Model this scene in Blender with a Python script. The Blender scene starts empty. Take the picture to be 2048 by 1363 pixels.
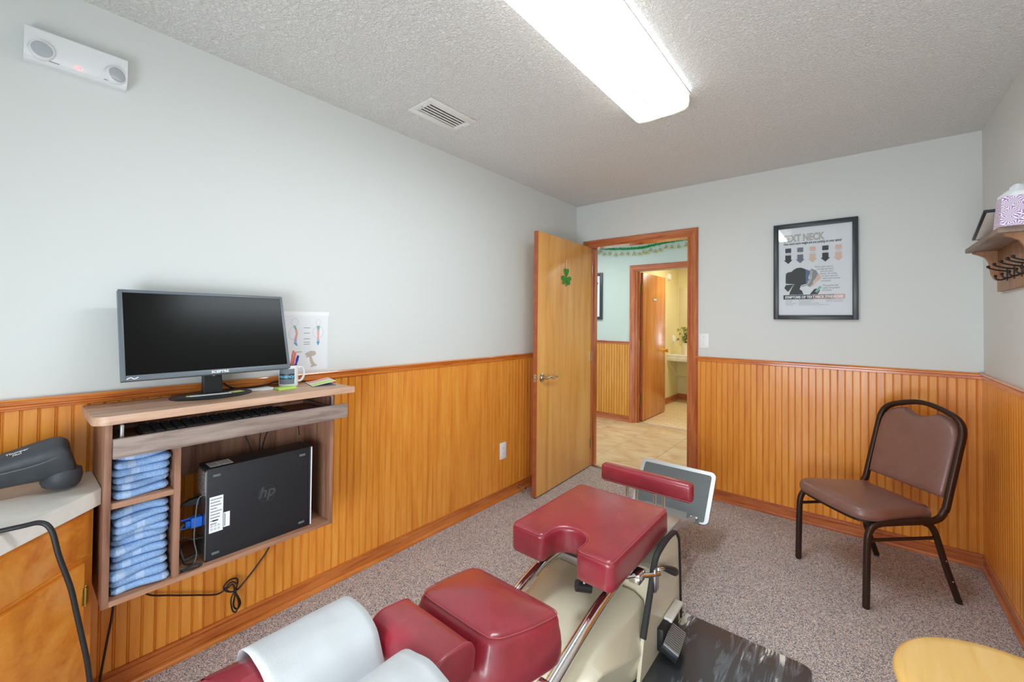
import bpy, bmesh, math, random
from mathutils import Vector, Matrix, noise
random.seed(7)
S = bpy.context.scene
C = S.collection
PI = math.pi
W, H = 2.617, 2.44            # room width, ceiling height (left wall x=0, far wall y=0)
BACK = -4.30

def lin(r, g, b, k=1.0):
    f = lambda c: ((c/255.0)/12.92 if c/255.0 <= .04045 else ((c/255.0+.055)/1.055)**2.4)
    return (min(1, f(r)*k), min(1, f(g)*k), min(1, f(b)*k), 1)

# ------------------------------------------------------------------ camera
cam = bpy.data.cameras.new('camera')
cam.sensor_width = 36; cam.lens = 832.89/2048*36
cam.shift_y = -54.0/2048
cam.clip_start = .02
co = bpy.data.objects.new('camera', cam); C.objects.link(co)
fw = Vector((-0.63657396, 0.77106012, 0.01548845)); rt = Vector((0.77121261, 0.63649951, 0.00997364)); up = Vector((0.00216811, -0.01829385, 0.9998303))
m = Matrix((rt, up, -fw)).transposed().to_4x4(); m.translation = (2.0672, -3.4688, 1.3453)
co.matrix_world = m
S.camera = co
# ------------------------------------------------------------------ world, light, exposure
S.view_settings.view_transform = 'Standard'; S.view_settings.look = 'None'
S.view_settings.gamma = 1; S.view_settings.use_curve_mapping = False
S.view_settings.exposure = 0.86
wd = bpy.data.worlds.new('world'); S.world = wd; wd.use_nodes = True
wd.node_tree.nodes['Background'].inputs[0].default_value = (.80, .88, 1, 1)
wd.node_tree.nodes['Background'].inputs[1].default_value = 0.6
def area(name, loc, rot, sx, sy, power, col):
    l = bpy.data.lights.new(name, 'AREA'); l.shape = 'RECTANGLE'; l.size = sx; l.size_y = sy; l.energy = power; l.color = col
    o = bpy.data.objects.new(name, l); C.objects.link(o); o.location = loc; o.rotation_euler = rot; return o
FIX = 19.0                     # fluorescent lens emission
area('back_fill_light', (1.75, BACK-.10, .77), (PI/2, 0, 0), 1.46, .98, 30, (.84, .94, 1.0))  # added fill from behind the camera, lights lower walls and far wall
area('hall_fill_light', (-.9, .95, 2.36), (0, 0, 0), 1.1, .5, 8, (.93, 1.0, .97))  # both hall area lights are added out of view to brighten the hall
area('hall_fill_light', (1.6, .95, 2.36), (0, 0, 0), 1.1, .5, 9, (.92, 1.0, .97))
area('bathroom_fill_light', (.5, 3.0, 2.36), (0, 0, 0), .8, .5, 11, (1.0, .92, .72))  # unseen warm area light added to brighten the bathroom

# ------------------------------------------------------------------ materials
MATS = {}
def nodes(name):
    mt = bpy.data.materials.new(name); mt.use_nodes = True
    nt = mt.node_tree; b = nt.nodes['Principled BSDF']; MATS[name] = mt
    return mt, nt, b
def N(nt, t, **k):
    n = nt.nodes.new(t)
    for a, v in k.items(): setattr(n, a, v)
    return n
def coords(nt, scale=(1, 1, 1), rand=False, space='Object', rot=(0, 0, 0)):
    tc = N(nt, 'ShaderNodeTexCoord'); mp = N(nt, 'ShaderNodeMapping'); mp.inputs['Scale'].default_value = scale; mp.inputs['Rotation'].default_value = rot
    src = tc.outputs[space]
    if rand:
        oi = N(nt, 'ShaderNodeObjectInfo'); mu = N(nt, 'ShaderNodeVectorMath', operation='SCALE'); mu.inputs[0].default_value = (13.1, 7.7, 9.3)
        nt.links.new(oi.outputs['Random'], mu.inputs['Scale'])
        ad = N(nt, 'ShaderNodeVectorMath', operation='ADD'); nt.links.new(src, ad.inputs[0]); nt.links.new(mu.outputs[0], ad.inputs[1]); src = ad.outputs[0]
    nt.links.new(src, mp.inputs[0]); return mp.outputs[0]
def ramp(nt, fac, stops, interp='LINEAR'):
    r = N(nt, 'ShaderNodeValToRGB'); r.color_ramp.interpolation = interp
    e = r.color_ramp.elements
    while len(e) < len(stops): e.new(.5)
    for el, (p, c) in zip(e, stops): el.position = p; el.color = c
    nt.links.new(fac, r.inputs[0]); return r.outputs[0]
def noise_n(nt, vec, scale, detail=4, rough=.55, dist=0):
    n = N(nt, 'ShaderNodeTexNoise'); n.inputs['Scale'].default_value = scale; n.inputs['Detail'].default_value = detail
    n.inputs['Roughness'].default_value = rough; n.inputs['Distortion'].default_value = dist
    nt.links.new(vec, n.inputs['Vector']); return n.outputs['Fac']
def bump(nt, b, h, strength, dist):
    bp = N(nt, 'ShaderNodeBump'); bp.inputs['Strength'].default_value = strength; bp.inputs['Distance'].default_value = dist
    nt.links.new(h, bp.inputs['Height']); nt.links.new(bp.outputs[0], b.inputs['Normal'])
def plain(name, c, rough=.5, metal=0.0, bmp=None, var=0.0, vs=6, coat=0, spec=.5):
    mt, nt, b = nodes(name)
    b.inputs['Base Color'].default_value = c; b.inputs['Roughness'].default_value = rough; b.inputs['Metallic'].default_value = metal
    b.inputs['Specular IOR Level'].default_value = spec
    if coat: b.inputs['Coat Weight'].default_value = coat; b.inputs['Coat Roughness'].default_value = .15
    if var:
        f = noise_n(nt, coords(nt), vs, 5)
        d = tuple(max(0, x*(1-var)) for x in c[:3])+(1,); l = tuple(min(1, x*(1+var)) for x in c[:3])+(1,)
        nt.links.new(ramp(nt, f, [(.3, d), (.7, l)]), b.inputs['Base Color'])
    if bmp: bump(nt, b, noise_n(nt, coords(nt), bmp[0], 4), bmp[1], bmp[2])
    return mt
def wood(name, dark, mid, light, axis='z', rough=.38, scale=1.0, rand=True, coat=.15, fine=.5):
    mt, nt, b = nodes(name)
    st = {'x': (1.2, 14, 14), 'y': (14, 1.2, 14), 'z': (14, 14, 1.2)}[axis]
    v = coords(nt, tuple(s*scale for s in st), rand)
    f1 = noise_n(nt, v, 2.2, 6, .6, .6)
    st2 = tuple(s*5 for s in st); v2 = coords(nt, tuple(s*scale for s in st2), rand)
    f2 = noise_n(nt, v2, 3, 3)
    ad = N(nt, 'ShaderNodeMath', operation='MULTIPLY_ADD'); ad.inputs[1].default_value = .35*fine; nt.links.new(f2, ad.inputs[0])
    nt.links.new(f1, ad.inputs[2])
    nt.links.new(ramp(nt, ad.outputs[0], [(.36+.1*fine, dark), (.5+.1*fine, mid), (.7+.1*fine, light)]), b.inputs['Base Color'])
    b.inputs['Roughness'].default_value = rough; b.inputs['Coat Weight'].default_value = coat; b.inputs['Coat Roughness'].default_value = .12
    bump(nt, b, f2, .06, .001)
    return mt

plain('wall_paint', lin(224, 227, 225), .75, bmp=(180, .08, .001))
plain('hall_paint', lin(206, 222, 214), .75)
plain('bath_paint', lin(236, 224, 176), .7)
plain('white_plastic', lin(246, 247, 248), .35)
plain('lamp_plastic', lin(236, 238, 240), .4)
plain('lamp_glass', lin(184, 190, 196), .2)
plain('white_metal', lin(232, 230, 226), .4)
plain('chrome', (.85, .84, .82, 1), .08, 1)
plain('nickel', lin(190, 180, 160), .25, 1)
plain('brass', lin(232, 176, 60), .22, 1)
plain('old_brass', lin(170, 140, 70), .4, 1)
plain('steel', lin(180, 182, 184), .35, 1)
plain('black_plastic', lin(34, 36, 38), .45)
plain('black_rubber', lin(38, 36, 36), .6)
plain('cable', lin(26, 26, 27), .5)
plain('dark_gap', lin(22, 20, 18), .9)
plain('paper_white', lin(238, 240, 244), .7)
plain('poster_paper', lin(236, 237, 240), .7)
plain('ink', lin(60, 62, 66), .7)
plain('ink_grey', lin(150, 152, 156), .7)
plain('ink_pale', lin(190, 186, 180), .7)
plain('ink_peach', lin(233, 200, 182), .7)
plain('ink_slate', lin(118, 126, 138), .7)
plain('ink_blue', lin(95, 120, 160), .7)
plain('ink_white', lin(245, 245, 245), .7)
plain('ink_teal', lin(140, 190, 180), .7)
plain('ink_pink', lin(236, 180, 170), .7)
plain('ink_cyan', lin(70, 165, 210), .7)
plain('ink_lilac', lin(196, 170, 205), .7)
plain('ink_brown', lin(168, 134, 118), .7)
plain('bone_print', lin(196, 182, 170), .7)
plain('aqua_print', lin(110, 200, 240), .5)

# popcorn ceiling
mt, nt, b = nodes('popcorn')
b.inputs['Base Color'].default_value = lin(246, 245, 242); b.inputs['Roughness'].default_value = .9
v = coords(nt); n1 = noise_n(nt, v, 90, 4, .6, .6); n2 = noise_n(nt, v, 150, 2)
ad = N(nt, 'ShaderNodeMath', operation='MULTIPLY_ADD'); ad.inputs[1].default_value = .4; nt.links.new(n2, ad.inputs[0]); nt.links.new(n1, ad.inputs[2])
bump(nt, b, ramp(nt, ad.outputs[0], [(.52, (0, 0, 0, 1)), (.82, (1, 1, 1, 1))]), .9, .006)
# carpet
mt, nt, b = nodes('carpet')
vo = N(nt, 'ShaderNodeTexVoronoi'); vo.inputs['Scale'].default_value = 330; nt.links.new(coords(nt), vo.inputs['Vector'])
sp = N(nt, 'ShaderNodeSeparateColor'); nt.links.new(vo.outputs['Color'], sp.inputs[0])
cr = ramp(nt, sp.outputs[0], [(0, lin(200, 189, 184)), (.28, lin(160, 152, 153)), (.48, lin(238, 222, 210)), (.64, lin(120, 120, 134)), (.78, lin(214, 180, 164)), (.9, lin(96, 92, 98))], 'CONSTANT')
nv = noise_n(nt, coords(nt), 3.0, 3)
mx = N(nt, 'ShaderNodeMix', data_type='RGBA', blend_type='MULTIPLY'); mx.inputs[0].default_value = .25
nt.links.new(cr, mx.inputs[6]); nt.links.new(ramp(nt, nv, [(.3, (.7, .7, .7, 1)), (.7, (1, 1, 1, 1))]), mx.inputs[7]); nt.links.new(mx.outputs[2], b.inputs['Base Color'])
b.inputs['Roughness'].default_value = 1; b.inputs['Specular IOR Level'].default_value = .1
bump(nt, b, sp.outputs[1], .35, .004)
# wainscot boards, trims, doors
wood('beadboard', lin(222, 134, 44), lin(234, 150, 54), lin(242, 166, 70), 'z', .32, .7, fine=.25)
wood('beadboard_hall', lin(212, 142, 48), lin(224, 156, 58), lin(234, 170, 72), 'z', .35, .7, fine=.25)
wood('trim_wood_x', lin(162, 82, 42), lin(188, 102, 54), lin(206, 126, 74), 'x', .26, coat=.6)
wood('trim_wood_y', lin(162, 82, 42), lin(188, 102, 54), lin(206, 126, 74), 'y', .26, coat=.6)
wood('rail_wood_x', lin(190, 96, 32), lin(216, 122, 46), lin(232, 146, 66), 'x', .22, coat=.6)
wood('rail_wood_y', lin(190, 96, 32), lin(216, 122, 46), lin(232, 146, 66), 'y', .22, coat=.6)
wood('trim_wood_z', lin(162, 82, 42), lin(188, 102, 54), lin(206, 126, 74), 'z', .26, coat=.6)
wood('base_wood_y', lin(178, 92, 34), lin(202, 114, 46), lin(218, 136, 64), 'y', .24, coat=.6)
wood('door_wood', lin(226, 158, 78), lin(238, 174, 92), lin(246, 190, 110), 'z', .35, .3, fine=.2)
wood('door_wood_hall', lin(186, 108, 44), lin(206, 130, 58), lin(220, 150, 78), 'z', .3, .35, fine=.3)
plain('door_edge', lin(172, 92, 52), .45, var=.15, vs=20)
# desk laminates
wood('desk_top', lin(168, 124, 100), lin(196, 156, 130), lin(214, 178, 152), 'y', .45, .8, coat=0)
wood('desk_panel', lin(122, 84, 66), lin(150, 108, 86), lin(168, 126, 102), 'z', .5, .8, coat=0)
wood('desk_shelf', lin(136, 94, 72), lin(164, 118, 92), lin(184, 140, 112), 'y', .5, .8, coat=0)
wood('drawer_front', lin(116, 98, 90), lin(142, 124, 115), lin(164, 148, 138), 'y', .5, 1.4, coat=0)
wood('cabinet_wood', lin(214, 122, 36), lin(232, 144, 48), lin(242, 164, 68), 'z', .35, .4)
wood('stool_wood', lin(226, 172, 92), lin(236, 188, 108), lin(242, 200, 128), 'y', .3, .5, fine=.3)
wood('shelf_wood', lin(104, 84, 72), lin(134, 112, 98), lin(156, 134, 118), 'y', .5, .8, coat=0)
wood('bracket_wood', lin(126, 84, 54), lin(158, 112, 76), lin(178, 134, 96), 'z', .5, .8, coat=0)
plain('laminate', lin(240, 236, 228), .45, var=.08, vs=14)
# leather
def leather(name, c, k=.18, rough=.34, coat=.8):
    mt, nt, b = nodes(name)
    v = coords(nt); f = noise_n(nt, v, 7, 6, .6)
    d = tuple(x*(1-k) for x in c[:3])+(1,); l = tuple(min(1, x*(1+k*1.4)) for x in c[:3])+(1,)
    base = ramp(nt, f, [(.3, d), (.72, l)])
    w2 = noise_n(nt, coords(nt, (1, .35, 1), rot=(0, 0, .5)), 26, 5, .7, 1.2)
    mx = N(nt, 'ShaderNodeMix', data_type='RGBA'); nt.links.new(ramp(nt, w2, [(.60, (0, 0, 0, 1)), (.74, (.30, .30, .30, 1))]), mx.inputs[0])
    nt.links.new(base, mx.inputs[6]); mx.inputs[7].default_value = tuple(min(1, x*1.6+.06) for x in c[:3])+(1,)
    nt.links.new(mx.outputs[2], b.inputs['Base Color'])
    b.inputs['Roughness'].default_value = rough; b.inputs['Coat Weight'].default_value = coat; b.inputs['Coat Roughness'].default_value = .23
    h = noise_n(nt, v, 60, 5, .6); h2 = noise_n(nt, v, 420, 2)
    ad = N(nt, 'ShaderNodeMath', operation='MULTIPLY_ADD'); ad.inputs[1].default_value = .25; nt.links.new(h2, ad.inputs[0]); nt.links.new(h, ad.inputs[2])
    w3 = noise_n(nt, coords(nt, (1, .4, 1), rot=(0, 0, .6)), 22, 3, .6, 1.5)
    ad2 = N(nt, 'ShaderNodeMath', operation='MULTIPLY_ADD'); ad2.inputs[1].default_value = 1.2; nt.links.new(w3, ad2.inputs[0]); nt.links.new(ad.outputs[0], ad2.inputs[2])
    bump(nt, b, ad2.outputs[0], .28, .003)
leather('red_leather', lin(156, 42, 56))
leather('brown_vinyl', lin(128, 90, 80), .10, .42, .25)
plain('stitch', lin(186, 84, 92), .5)
plain('beige_shell', lin(222, 212, 186), .32, coat=.3)
plain('bronze_metal', lin(66, 48, 40), .38, .6)
plain('frosted_alu', lin(206, 208, 210), .4, .8)
plain('ribbed_rubber', lin(96, 104, 106), .6)
plain('footplate_rubber', lin(138, 146, 148), .6)
# towels
mt, nt, b = nodes('towel_terry')
v = coords(nt, rand=False)
tc = N(nt, 'ShaderNodeTexCoord'); sx = N(nt, 'ShaderNodeSeparateXYZ'); nt.links.new(tc.outputs['Object'], sx.inputs[0])
oi = N(nt, 'ShaderNodeObjectInfo')
ofs = N(nt, 'ShaderNodeMath', operation='MULTIPLY_ADD'); ofs.inputs[1].default_value = .05; nt.links.new(oi.outputs['Random'], ofs.inputs[0]); nt.links.new(sx.outputs['Y'], ofs.inputs[2])
pp = N(nt, 'ShaderNodeMath', operation='PINGPONG'); pp.inputs[1].default_value = .055; nt.links.new(ofs.outputs[0], pp.inputs[0])
gt = N(nt, 'ShaderNodeMath', operation='LESS_THAN'); gt.inputs[1].default_value = .010; nt.links.new(pp.outputs[0], gt.inputs[0])
f = noise_n(nt, v, 260, 3)
c1 = ramp(nt, f, [(.3, lin(124, 162, 214)), (.75, lin(172, 202, 238))]); c2 = ramp(nt, f, [(.3, lin(160, 188, 226)), (.75, lin(196, 216, 242))])
mx = N(nt, 'ShaderNodeMix', data_type='RGBA'); nt.links.new(gt.outputs[0], mx.inputs[0]); nt.links.new(c1, mx.inputs[6]); nt.links.new(c2, mx.inputs[7])
nt.links.new(mx.outputs[2], b.inputs['Base Color']); b.inputs['Roughness'].default_value = 1; b.inputs['Specular IOR Level'].default_value = .1
bump(nt, b, f, .6, .003)
# black marbled mat
mt, nt, b = nodes('marbled_mat')
v = coords(nt, (26, 3.5, 1), rot=(0, 0, .12)); f = noise_n(nt, v, 1.0, 8, .68, 1.4)
g = noise_n(nt, coords(nt, (3, 1.4, 1)), 2.2, 2)
mu = N(nt, 'ShaderNodeMath', operation='MULTIPLY'); nt.links.new(f, mu.inputs[0]); nt.links.new(g, mu.inputs[1])
nt.links.new(ramp(nt, mu.outputs[0], [(.25, lin(56, 57, 60)), (.285, lin(88, 94, 100)), (.325, lin(100, 106, 112)), (.35, lin(228, 224, 214))]), b.inputs['Base Color'])
b.inputs['Roughness'].default_value = .25; b.inputs['Coat Weight'].default_value = .6; b.inputs['Coat Roughness'].default_value = .12
# hall tile, bath vinyl
mt, nt, b = nodes('tile_glaze')
v = coords(nt, (1, 2.2, 1), rand=True); f = noise_n(nt, v, 3.2, 7, .62, .8)
nt.links.new(ramp(nt, f, [(.3, lin(196, 156, 112)), (.5, lin(216, 184, 142)), (.7, lin(228, 204, 168))]), b.inputs['Base Color']); b.inputs['Roughness'].default_value = .4
plain('grout', lin(186, 168, 144), .9)
mt, nt, b = nodes('bath_vinyl')
br = N(nt, 'ShaderNodeTexBrick'); br.inputs['Scale'].default_value = 1; br.inputs['Brick Width'].default_value = .15; br.inputs['Row Height'].default_value = .075; br.inputs['Mortar Size'].default_value = .004
br.inputs['Color1'].default_value = lin(238, 218, 184); br.inputs['Color2'].default_value = lin(228, 204, 164); br.inputs['Mortar'].default_value = lin(204, 172, 128)
nt.links.new(coords(nt), br.inputs['Vector']); nt.links.new(br.outputs['Color'], b.inputs['Base Color']); b.inputs['Roughness'].default_value = .4
# emitters
def emit(name, c, s):
    mt, nt, b = nodes(name); b.inputs['Base Color'].default_value = (.25, .25, .25, 1); b.inputs['Emission Color'].default_value = c; b.inputs['Emission Strength'].default_value = s; b.inputs['Roughness'].default_value = .4
    return mt, nt, b
emit('lens_lit', (.84, .945, 1.0, 1), FIX)
emit('lens_end', (1, .97, .78, 1), .38)
emit('lens_mid', (.97, .98, 1, 1), .47)
emit('lens_side', (1, .99, .94, 1), 1.3)
emit('led_red', (1, .08, .08, 1), 3)
# glass pane over prints: clear with mirror reflection at the surface
mt, nt, b = nodes('clear_pane')
nt.nodes.remove(b); tr = N(nt, 'ShaderNodeBsdfTransparent'); gl = N(nt, 'ShaderNodeBsdfGlossy'); gl.inputs['Roughness'].default_value = .03
fr = N(nt, 'ShaderNodeFresnel'); fr.inputs[0].default_value = 1.5; mxs = N(nt, 'ShaderNodeMixShader')
nt.links.new(fr.outputs[0], mxs.inputs[0]); nt.links.new(tr.outputs[0], mxs.inputs[1]); nt.links.new(gl.outputs[0], mxs.inputs[2]); nt.links.new(mxs.outputs[0], nt.nodes['Material Output'].inputs[0])
plain('screen', lin(14, 14, 13), .22, spec=.14)
plain('bezel', lin(104, 112, 120), .4)
plain('logo_grey', lin(66, 68, 72), .4)
plain('tower_black', lin(30, 32, 37), .5, bmp=(500, .1, .001))
plain('vga_blue', lin(30, 110, 220), .4)
plain('mug_white', lin(238, 240, 242), .25)
plain('note_green', lin(196, 236, 110), .6)
plain('note_yellow', lin(226, 226, 130), .6)
plain('leaf_green', lin(96, 158, 70), .5)
plain('orange', lin(240, 150, 50), .5); plain('pink', lin(245, 150, 140), .5); plain('pen_blue', lin(40, 60, 180), .4)
plain('purple_print', lin(120, 60, 130), .6)
plain('felt_green', lin(62, 150, 62), .8, bmp=(300, .5, .002))
plain('tinsel', lin(40, 190, 110), .35, .2); plain('foil', lin(170, 170, 110), .25, .7)
plain('frame_black', lin(52, 58, 66), .35)
plain('iron', lin(44, 40, 38), .45, .5)
plain('face_paper', lin(208, 211, 214), .8, bmp=(300, .3, .001))
plain('massager_shell', lin(66, 70, 76), .5, bmp=(400, .15, .001), var=.15, vs=30)
plain('plant_leaf', lin(110, 130, 50), .5); plain('flower', lin(240, 210, 110), .6)
plain('vase_cream', lin(236, 224, 196), .4)
mt, nt, b = nodes('tissue_print')
cv = coords(nt); vo = N(nt, 'ShaderNodeTexVoronoi'); vo.inputs['Scale'].default_value = 36; nt.links.new(cv, vo.inputs['Vector'])
sb = N(nt, 'ShaderNodeVectorMath', operation='SUBTRACT'); nt.links.new(cv, sb.inputs[0]); nt.links.new(vo.outputs['Position'], sb.inputs[1])
sx = N(nt, 'ShaderNodeSeparateXYZ'); nt.links.new(sb.outputs[0], sx.inputs[0])
sm1 = N(nt, 'ShaderNodeMath', operation='ADD'); nt.links.new(sx.outputs['X'], sm1.inputs[0]); nt.links.new(sx.outputs['Y'], sm1.inputs[1])
at = N(nt, 'ShaderNodeMath', operation='ARCTAN2'); nt.links.new(sx.outputs['Z'], at.inputs[0]); nt.links.new(sm1.outputs[0], at.inputs[1])
ml = N(nt, 'ShaderNodeMath', operation='MULTIPLY'); ml.inputs[1].default_value = 13; nt.links.new(at.outputs[0], ml.inputs[0])
sn = N(nt, 'ShaderNodeMath', operation='SINE'); nt.links.new(ml.outputs[0], sn.inputs[0])
mr = N(nt, 'ShaderNodeMath', operation='GREATER_THAN'); mr.inputs[1].default_value = -.35; nt.links.new(sn.outputs[0], mr.inputs[0])
nt.links.new(ramp(nt, mr.outputs[0], [(0, lin(158, 96, 178)), (1, lin(244, 240, 244))]), b.inputs['Base Color']); b.inputs['Roughness'].default_value = .6
mt, nt, b = nodes('vent_mesh')
vo = N(nt, 'ShaderNodeTexVoronoi'); vo.inputs['Scale'].default_value = 190; nt.links.new(coords(nt), vo.inputs['Vector'])
nt.links.new(ramp(nt, vo.outputs['Distance'], [(.3, lin(40, 40, 40)), (.5, lin(200, 200, 200))]), b.inputs['Base Color']); b.inputs['Metallic'].default_value = .6; b.inputs['Roughness'].default_value = .4

# ------------------------------------------------------------------ geometry helpers
def smooth_pts(pts, n=8, closed=False):
    P = [Vector(p) for p in pts]; out = []
    L = len(P); rng = range(L) if closed else range(L-1)
    for i in rng:
        g = (lambda k: P[k % L]) if closed else (lambda k: P[max(0, min(L-1, k))])
        a, b_, c, d = g(i-1), g(i), g(i+1), g(i+2)
        for s in range(n):
            t = s/n
            out.append(.5*((2*b_)+(c-a)*t+(2*a-5*b_+4*c-d)*t*t+(3*b_-a-3*c+d)*t**3))
    if not closed: out.append(P[-1])
    return out
class B:
    def __init__(s): s.bm = bmesh.new()
    def box(s, x0, x1, y0, y1, z0, z1, bev=0, seg=2, mat=None):
        r = bmesh.ops.create_cube(s.bm, size=1)
        vs = r['verts']
        for v in vs: v.co = Vector((x0+(x1-x0)*(v.co.x+.5), y0+(y1-y0)*(v.co.y+.5), z0+(z1-z0)*(v.co.z+.5)))
        if bev:
            es = list({e for v in vs for e in v.link_edges})
            q = bmesh.ops.bevel(s.bm, geom=es, offset=bev, segments=seg, profile=.5, affect='EDGES')
            vs = list({v for f in q['faces'] for v in f.verts} | {v for v in vs if v.is_valid})
        if mat is not None: bmesh.ops.transform(s.bm, matrix=mat, verts=vs)
        return s
    def loft(s, rings, closed=True, cap=True):
        R = [[s.bm.verts.new(p) for p in r] for r in rings]
        for a, b_ in zip(R, R[1:]):
            n = len(a)
            for i in range(n if closed else n-1):
                j = (i+1) % n
                s.bm.faces.new((a[i], a[j], b_[j], b_[i]))
        if cap and closed:
            s.bm.faces.new(list(reversed(R[0]))); s.bm.faces.new(R[-1])
        return s
    def prism(s, poly, a, b_, axis='y'):
        f = {'x': lambda p, t: (t, p[0], p[1]), 'y': lambda p, t: (p[0], t, p[1]), 'z': lambda p, t: (p[0], p[1], t)}[axis]
        return s.loft([[f(p, a) for p in poly], [f(p, b_) for p in poly]])
    def tube(s, pts, r, seg=10, sm=0, closed=False, flat=1.0):
        P = smooth_pts(pts, sm, closed) if sm else [Vector(p) for p in pts]
        n = len(P); T = []
        for i in range(n):
            a = P[(i-1) % n] if (closed or i) else P[0]; b_ = P[(i+1) % n] if (closed or i < n-1) else P[-1]
            T.append((b_-a).normalized() if (b_-a).length > 1e-9 else Vector((0, 0, 1)))
        u = T[0].orthogonal().normalized(); rings = []
        for i in range(n):
            u = (u-T[i]*u.dot(T[i])); u = u.normalized() if u.length > 1e-6 else T[i].orthogonal().normalized()
            v = T[i].cross(u); rr = r[i] if isinstance(r, (list, tuple)) else r
            rings.append([P[i]+u*math.cos(2*PI*k/seg)*rr+v*math.sin(2*PI*k/seg)*rr*flat for k in range(seg)])
        if closed: rings.append(rings[0])
        if closed:
            R = [[s.bm.verts.new(p) for p in q] for q in rings[:-1]]; R.append(R[0])
            for a, b_ in zip(R, R[1:]):
                for i in range(seg): s.bm.faces.new((a[i], a[(i+1) % seg], b_[(i+1) % seg], b_[i]))
            return s
        return s.loft(rings)
    def sweep_rect(s, pts, w, h, side, sm=0, bev=.25):
        # rectangular tube; side = constant width direction
        P = smooth_pts(pts, sm) if sm else [Vector(p) for p in pts]
        n = len(P); sd = Vector(side).normalized(); rings = []
        for i in range(n):
            t = (P[min(n-1, i+1)]-P[max(0, i-1)]).normalized(); q = t.cross(sd).normalized()
            a, c = w/2, h/2; k = min(a, c)*bev*2
            rings.append([P[i]+sd*x+q*y for x, y in ((-a, -c+k), (-a+k, -c), (a-k, -c), (a, -c+k), (a, c-k), (a-k, c), (-a+k, c), (-a, c-k))])
        return s.loft(rings)
    def lathe(s, prof, seg=24, mat=None):
        rings = [[Vector((r*math.cos(2*PI*k/seg), r*math.sin(2*PI*k/seg), z)) for k in range(seg)] for r, z in prof]
        if mat is not None: rings = [[mat @ p for p in q] for q in rings]
        return s.loft(rings)
    def ball(s, c, r, u=14, v=10, sc=(1, 1, 1)):
        q = bmesh.ops.create_uvsphere(s.bm, u_segments=u, v_segments=v, radius=1)
        for w in q['verts']: w.co = Vector((c[0]+w.co.x*r*sc[0], c[1]+w.co.y*r*sc[1], c[2]+w.co.z*r*sc[2]))
        return s
    def poly(s, pts): s.bm.faces.new([s.bm.verts.new(p) for p in pts]); return s
    def obj(s, name, mat, parent=None, ang=35, world=False, subsurf=0, loc=None, bevel=0, tri=False):
        bm = s.bm
        bmesh.ops.recalc_face_normals(bm, faces=bm.faces)
        if tri: bmesh.ops.triangulate(bm, faces=[f for f in bm.faces if len(f.verts) > 4])
        off = Vector((0, 0, 0))
        if world and parent is not None: off = Vector(parent.location)
        if loc is not None: off = Vector(loc)
        if off.length: bmesh.ops.translate(bm, vec=-off, verts=bm.verts)
        me = bpy.data.meshes.new(name); bm.to_mesh(me); bm.free()
        me.materials.append(MATS[mat])
        for p in me.polygons: p.use_smooth = True
        me.set_sharp_from_angle(angle=math.radians(ang))
        o = bpy.data.objects.new(name, me); C.objects.link(o)
        if parent is not None: o.parent = parent
        if loc is not None: o.location = off
        if bevel:
            md = o.modifiers.new('bevel', 'BEVEL'); md.width = bevel; md.segments = 3; md.limit_method = 'ANGLE'; md.angle_limit = .6
        if subsurf:
            md = o.modifiers.new('subsurf', 'SUBSURF'); md.levels = subsurf; md.render_levels = subsurf
        return o
def tag(o, label, cat, group=None, kind=None):
    o['label'] = label; o['category'] = cat
    if group: o['group'] = group
    if kind: o['kind'] = kind
    return o
def thing(name, label, cat, loc=(0, 0, 0), rotz=0, group=None, kind=None, mw=None):
    o = bpy.data.objects.new(name, None); C.objects.link(o); o.empty_display_size = .05
    if mw is not None: o.matrix_world = mw
    else: o.location = loc; o.rotation_euler = (0, 0, rotz)
    return tag(o, label, cat, group, kind)
def frame(o, right, upv):
    r = Vector(right).normalized(); u = Vector(upv).normalized(); n = r.cross(u)
    mm = Matrix((r, u, n)).transposed().to_4x4(); mm.translation = o; return mm
def text(body, size, mat, parent, x, y, z=.0006, align='LEFT', sx=1, bold=0, name='lettering', rot=0, shear=0, mw=None):
    cu = bpy.data.curves.new('t', 'FONT'); cu.body = body; cu.size = size; cu.align_x = align; cu.offset = bold; cu.shear = shear; cu.resolution_u = 3
    o = bpy.data.objects.new('t', cu); C.objects.link(o)
    bpy.context.view_layer.update()
    me = bpy.data.meshes.new_from_object(o); me.name = name; bpy.data.objects.remove(o)
    me.materials.clear(); me.materials.append(MATS[mat])
    q = bpy.data.objects.new(name, me); C.objects.link(q); q.parent = parent
    loc = Matrix.Translation((x, y, z)) @ Matrix.Rotation(rot, 4, 'Z') @ Matrix.Diagonal((sx, 1, 1, 1))
    q.matrix_local = (mw @ loc) if mw is not None else loc
    return q
def shape(pts, mat, parent, z=.0004, name='printed_shape', t=0):
    b_ = B()
    if t: b_.prism(pts, z, z+t, 'z')
    else: b_.poly([(p[0], p[1], z) for p in pts])
    return b_.obj(name, mat, parent, tri=True)
def rrect(x0, x1, y0, y1, r, n=5):
    o = []
    for cx, cy, a in ((x1-r, y1-r, 0), (x0+r, y1-r, PI/2), (x0+r, y0+r, PI), (x1-r, y0+r, 1.5*PI)):
        for i in range(n+1): t = a+PI/2*i/n; o.append((cx+r*math.cos(t), cy+r*math.sin(t)))
    return o
def struct(b_, name, mat, label, cat, ang=35, parent=None, **k):
    o = b_.obj(name, mat, parent, ang, **k)
    return tag(o, label, cat, kind='structure') if parent is None else o

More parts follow.
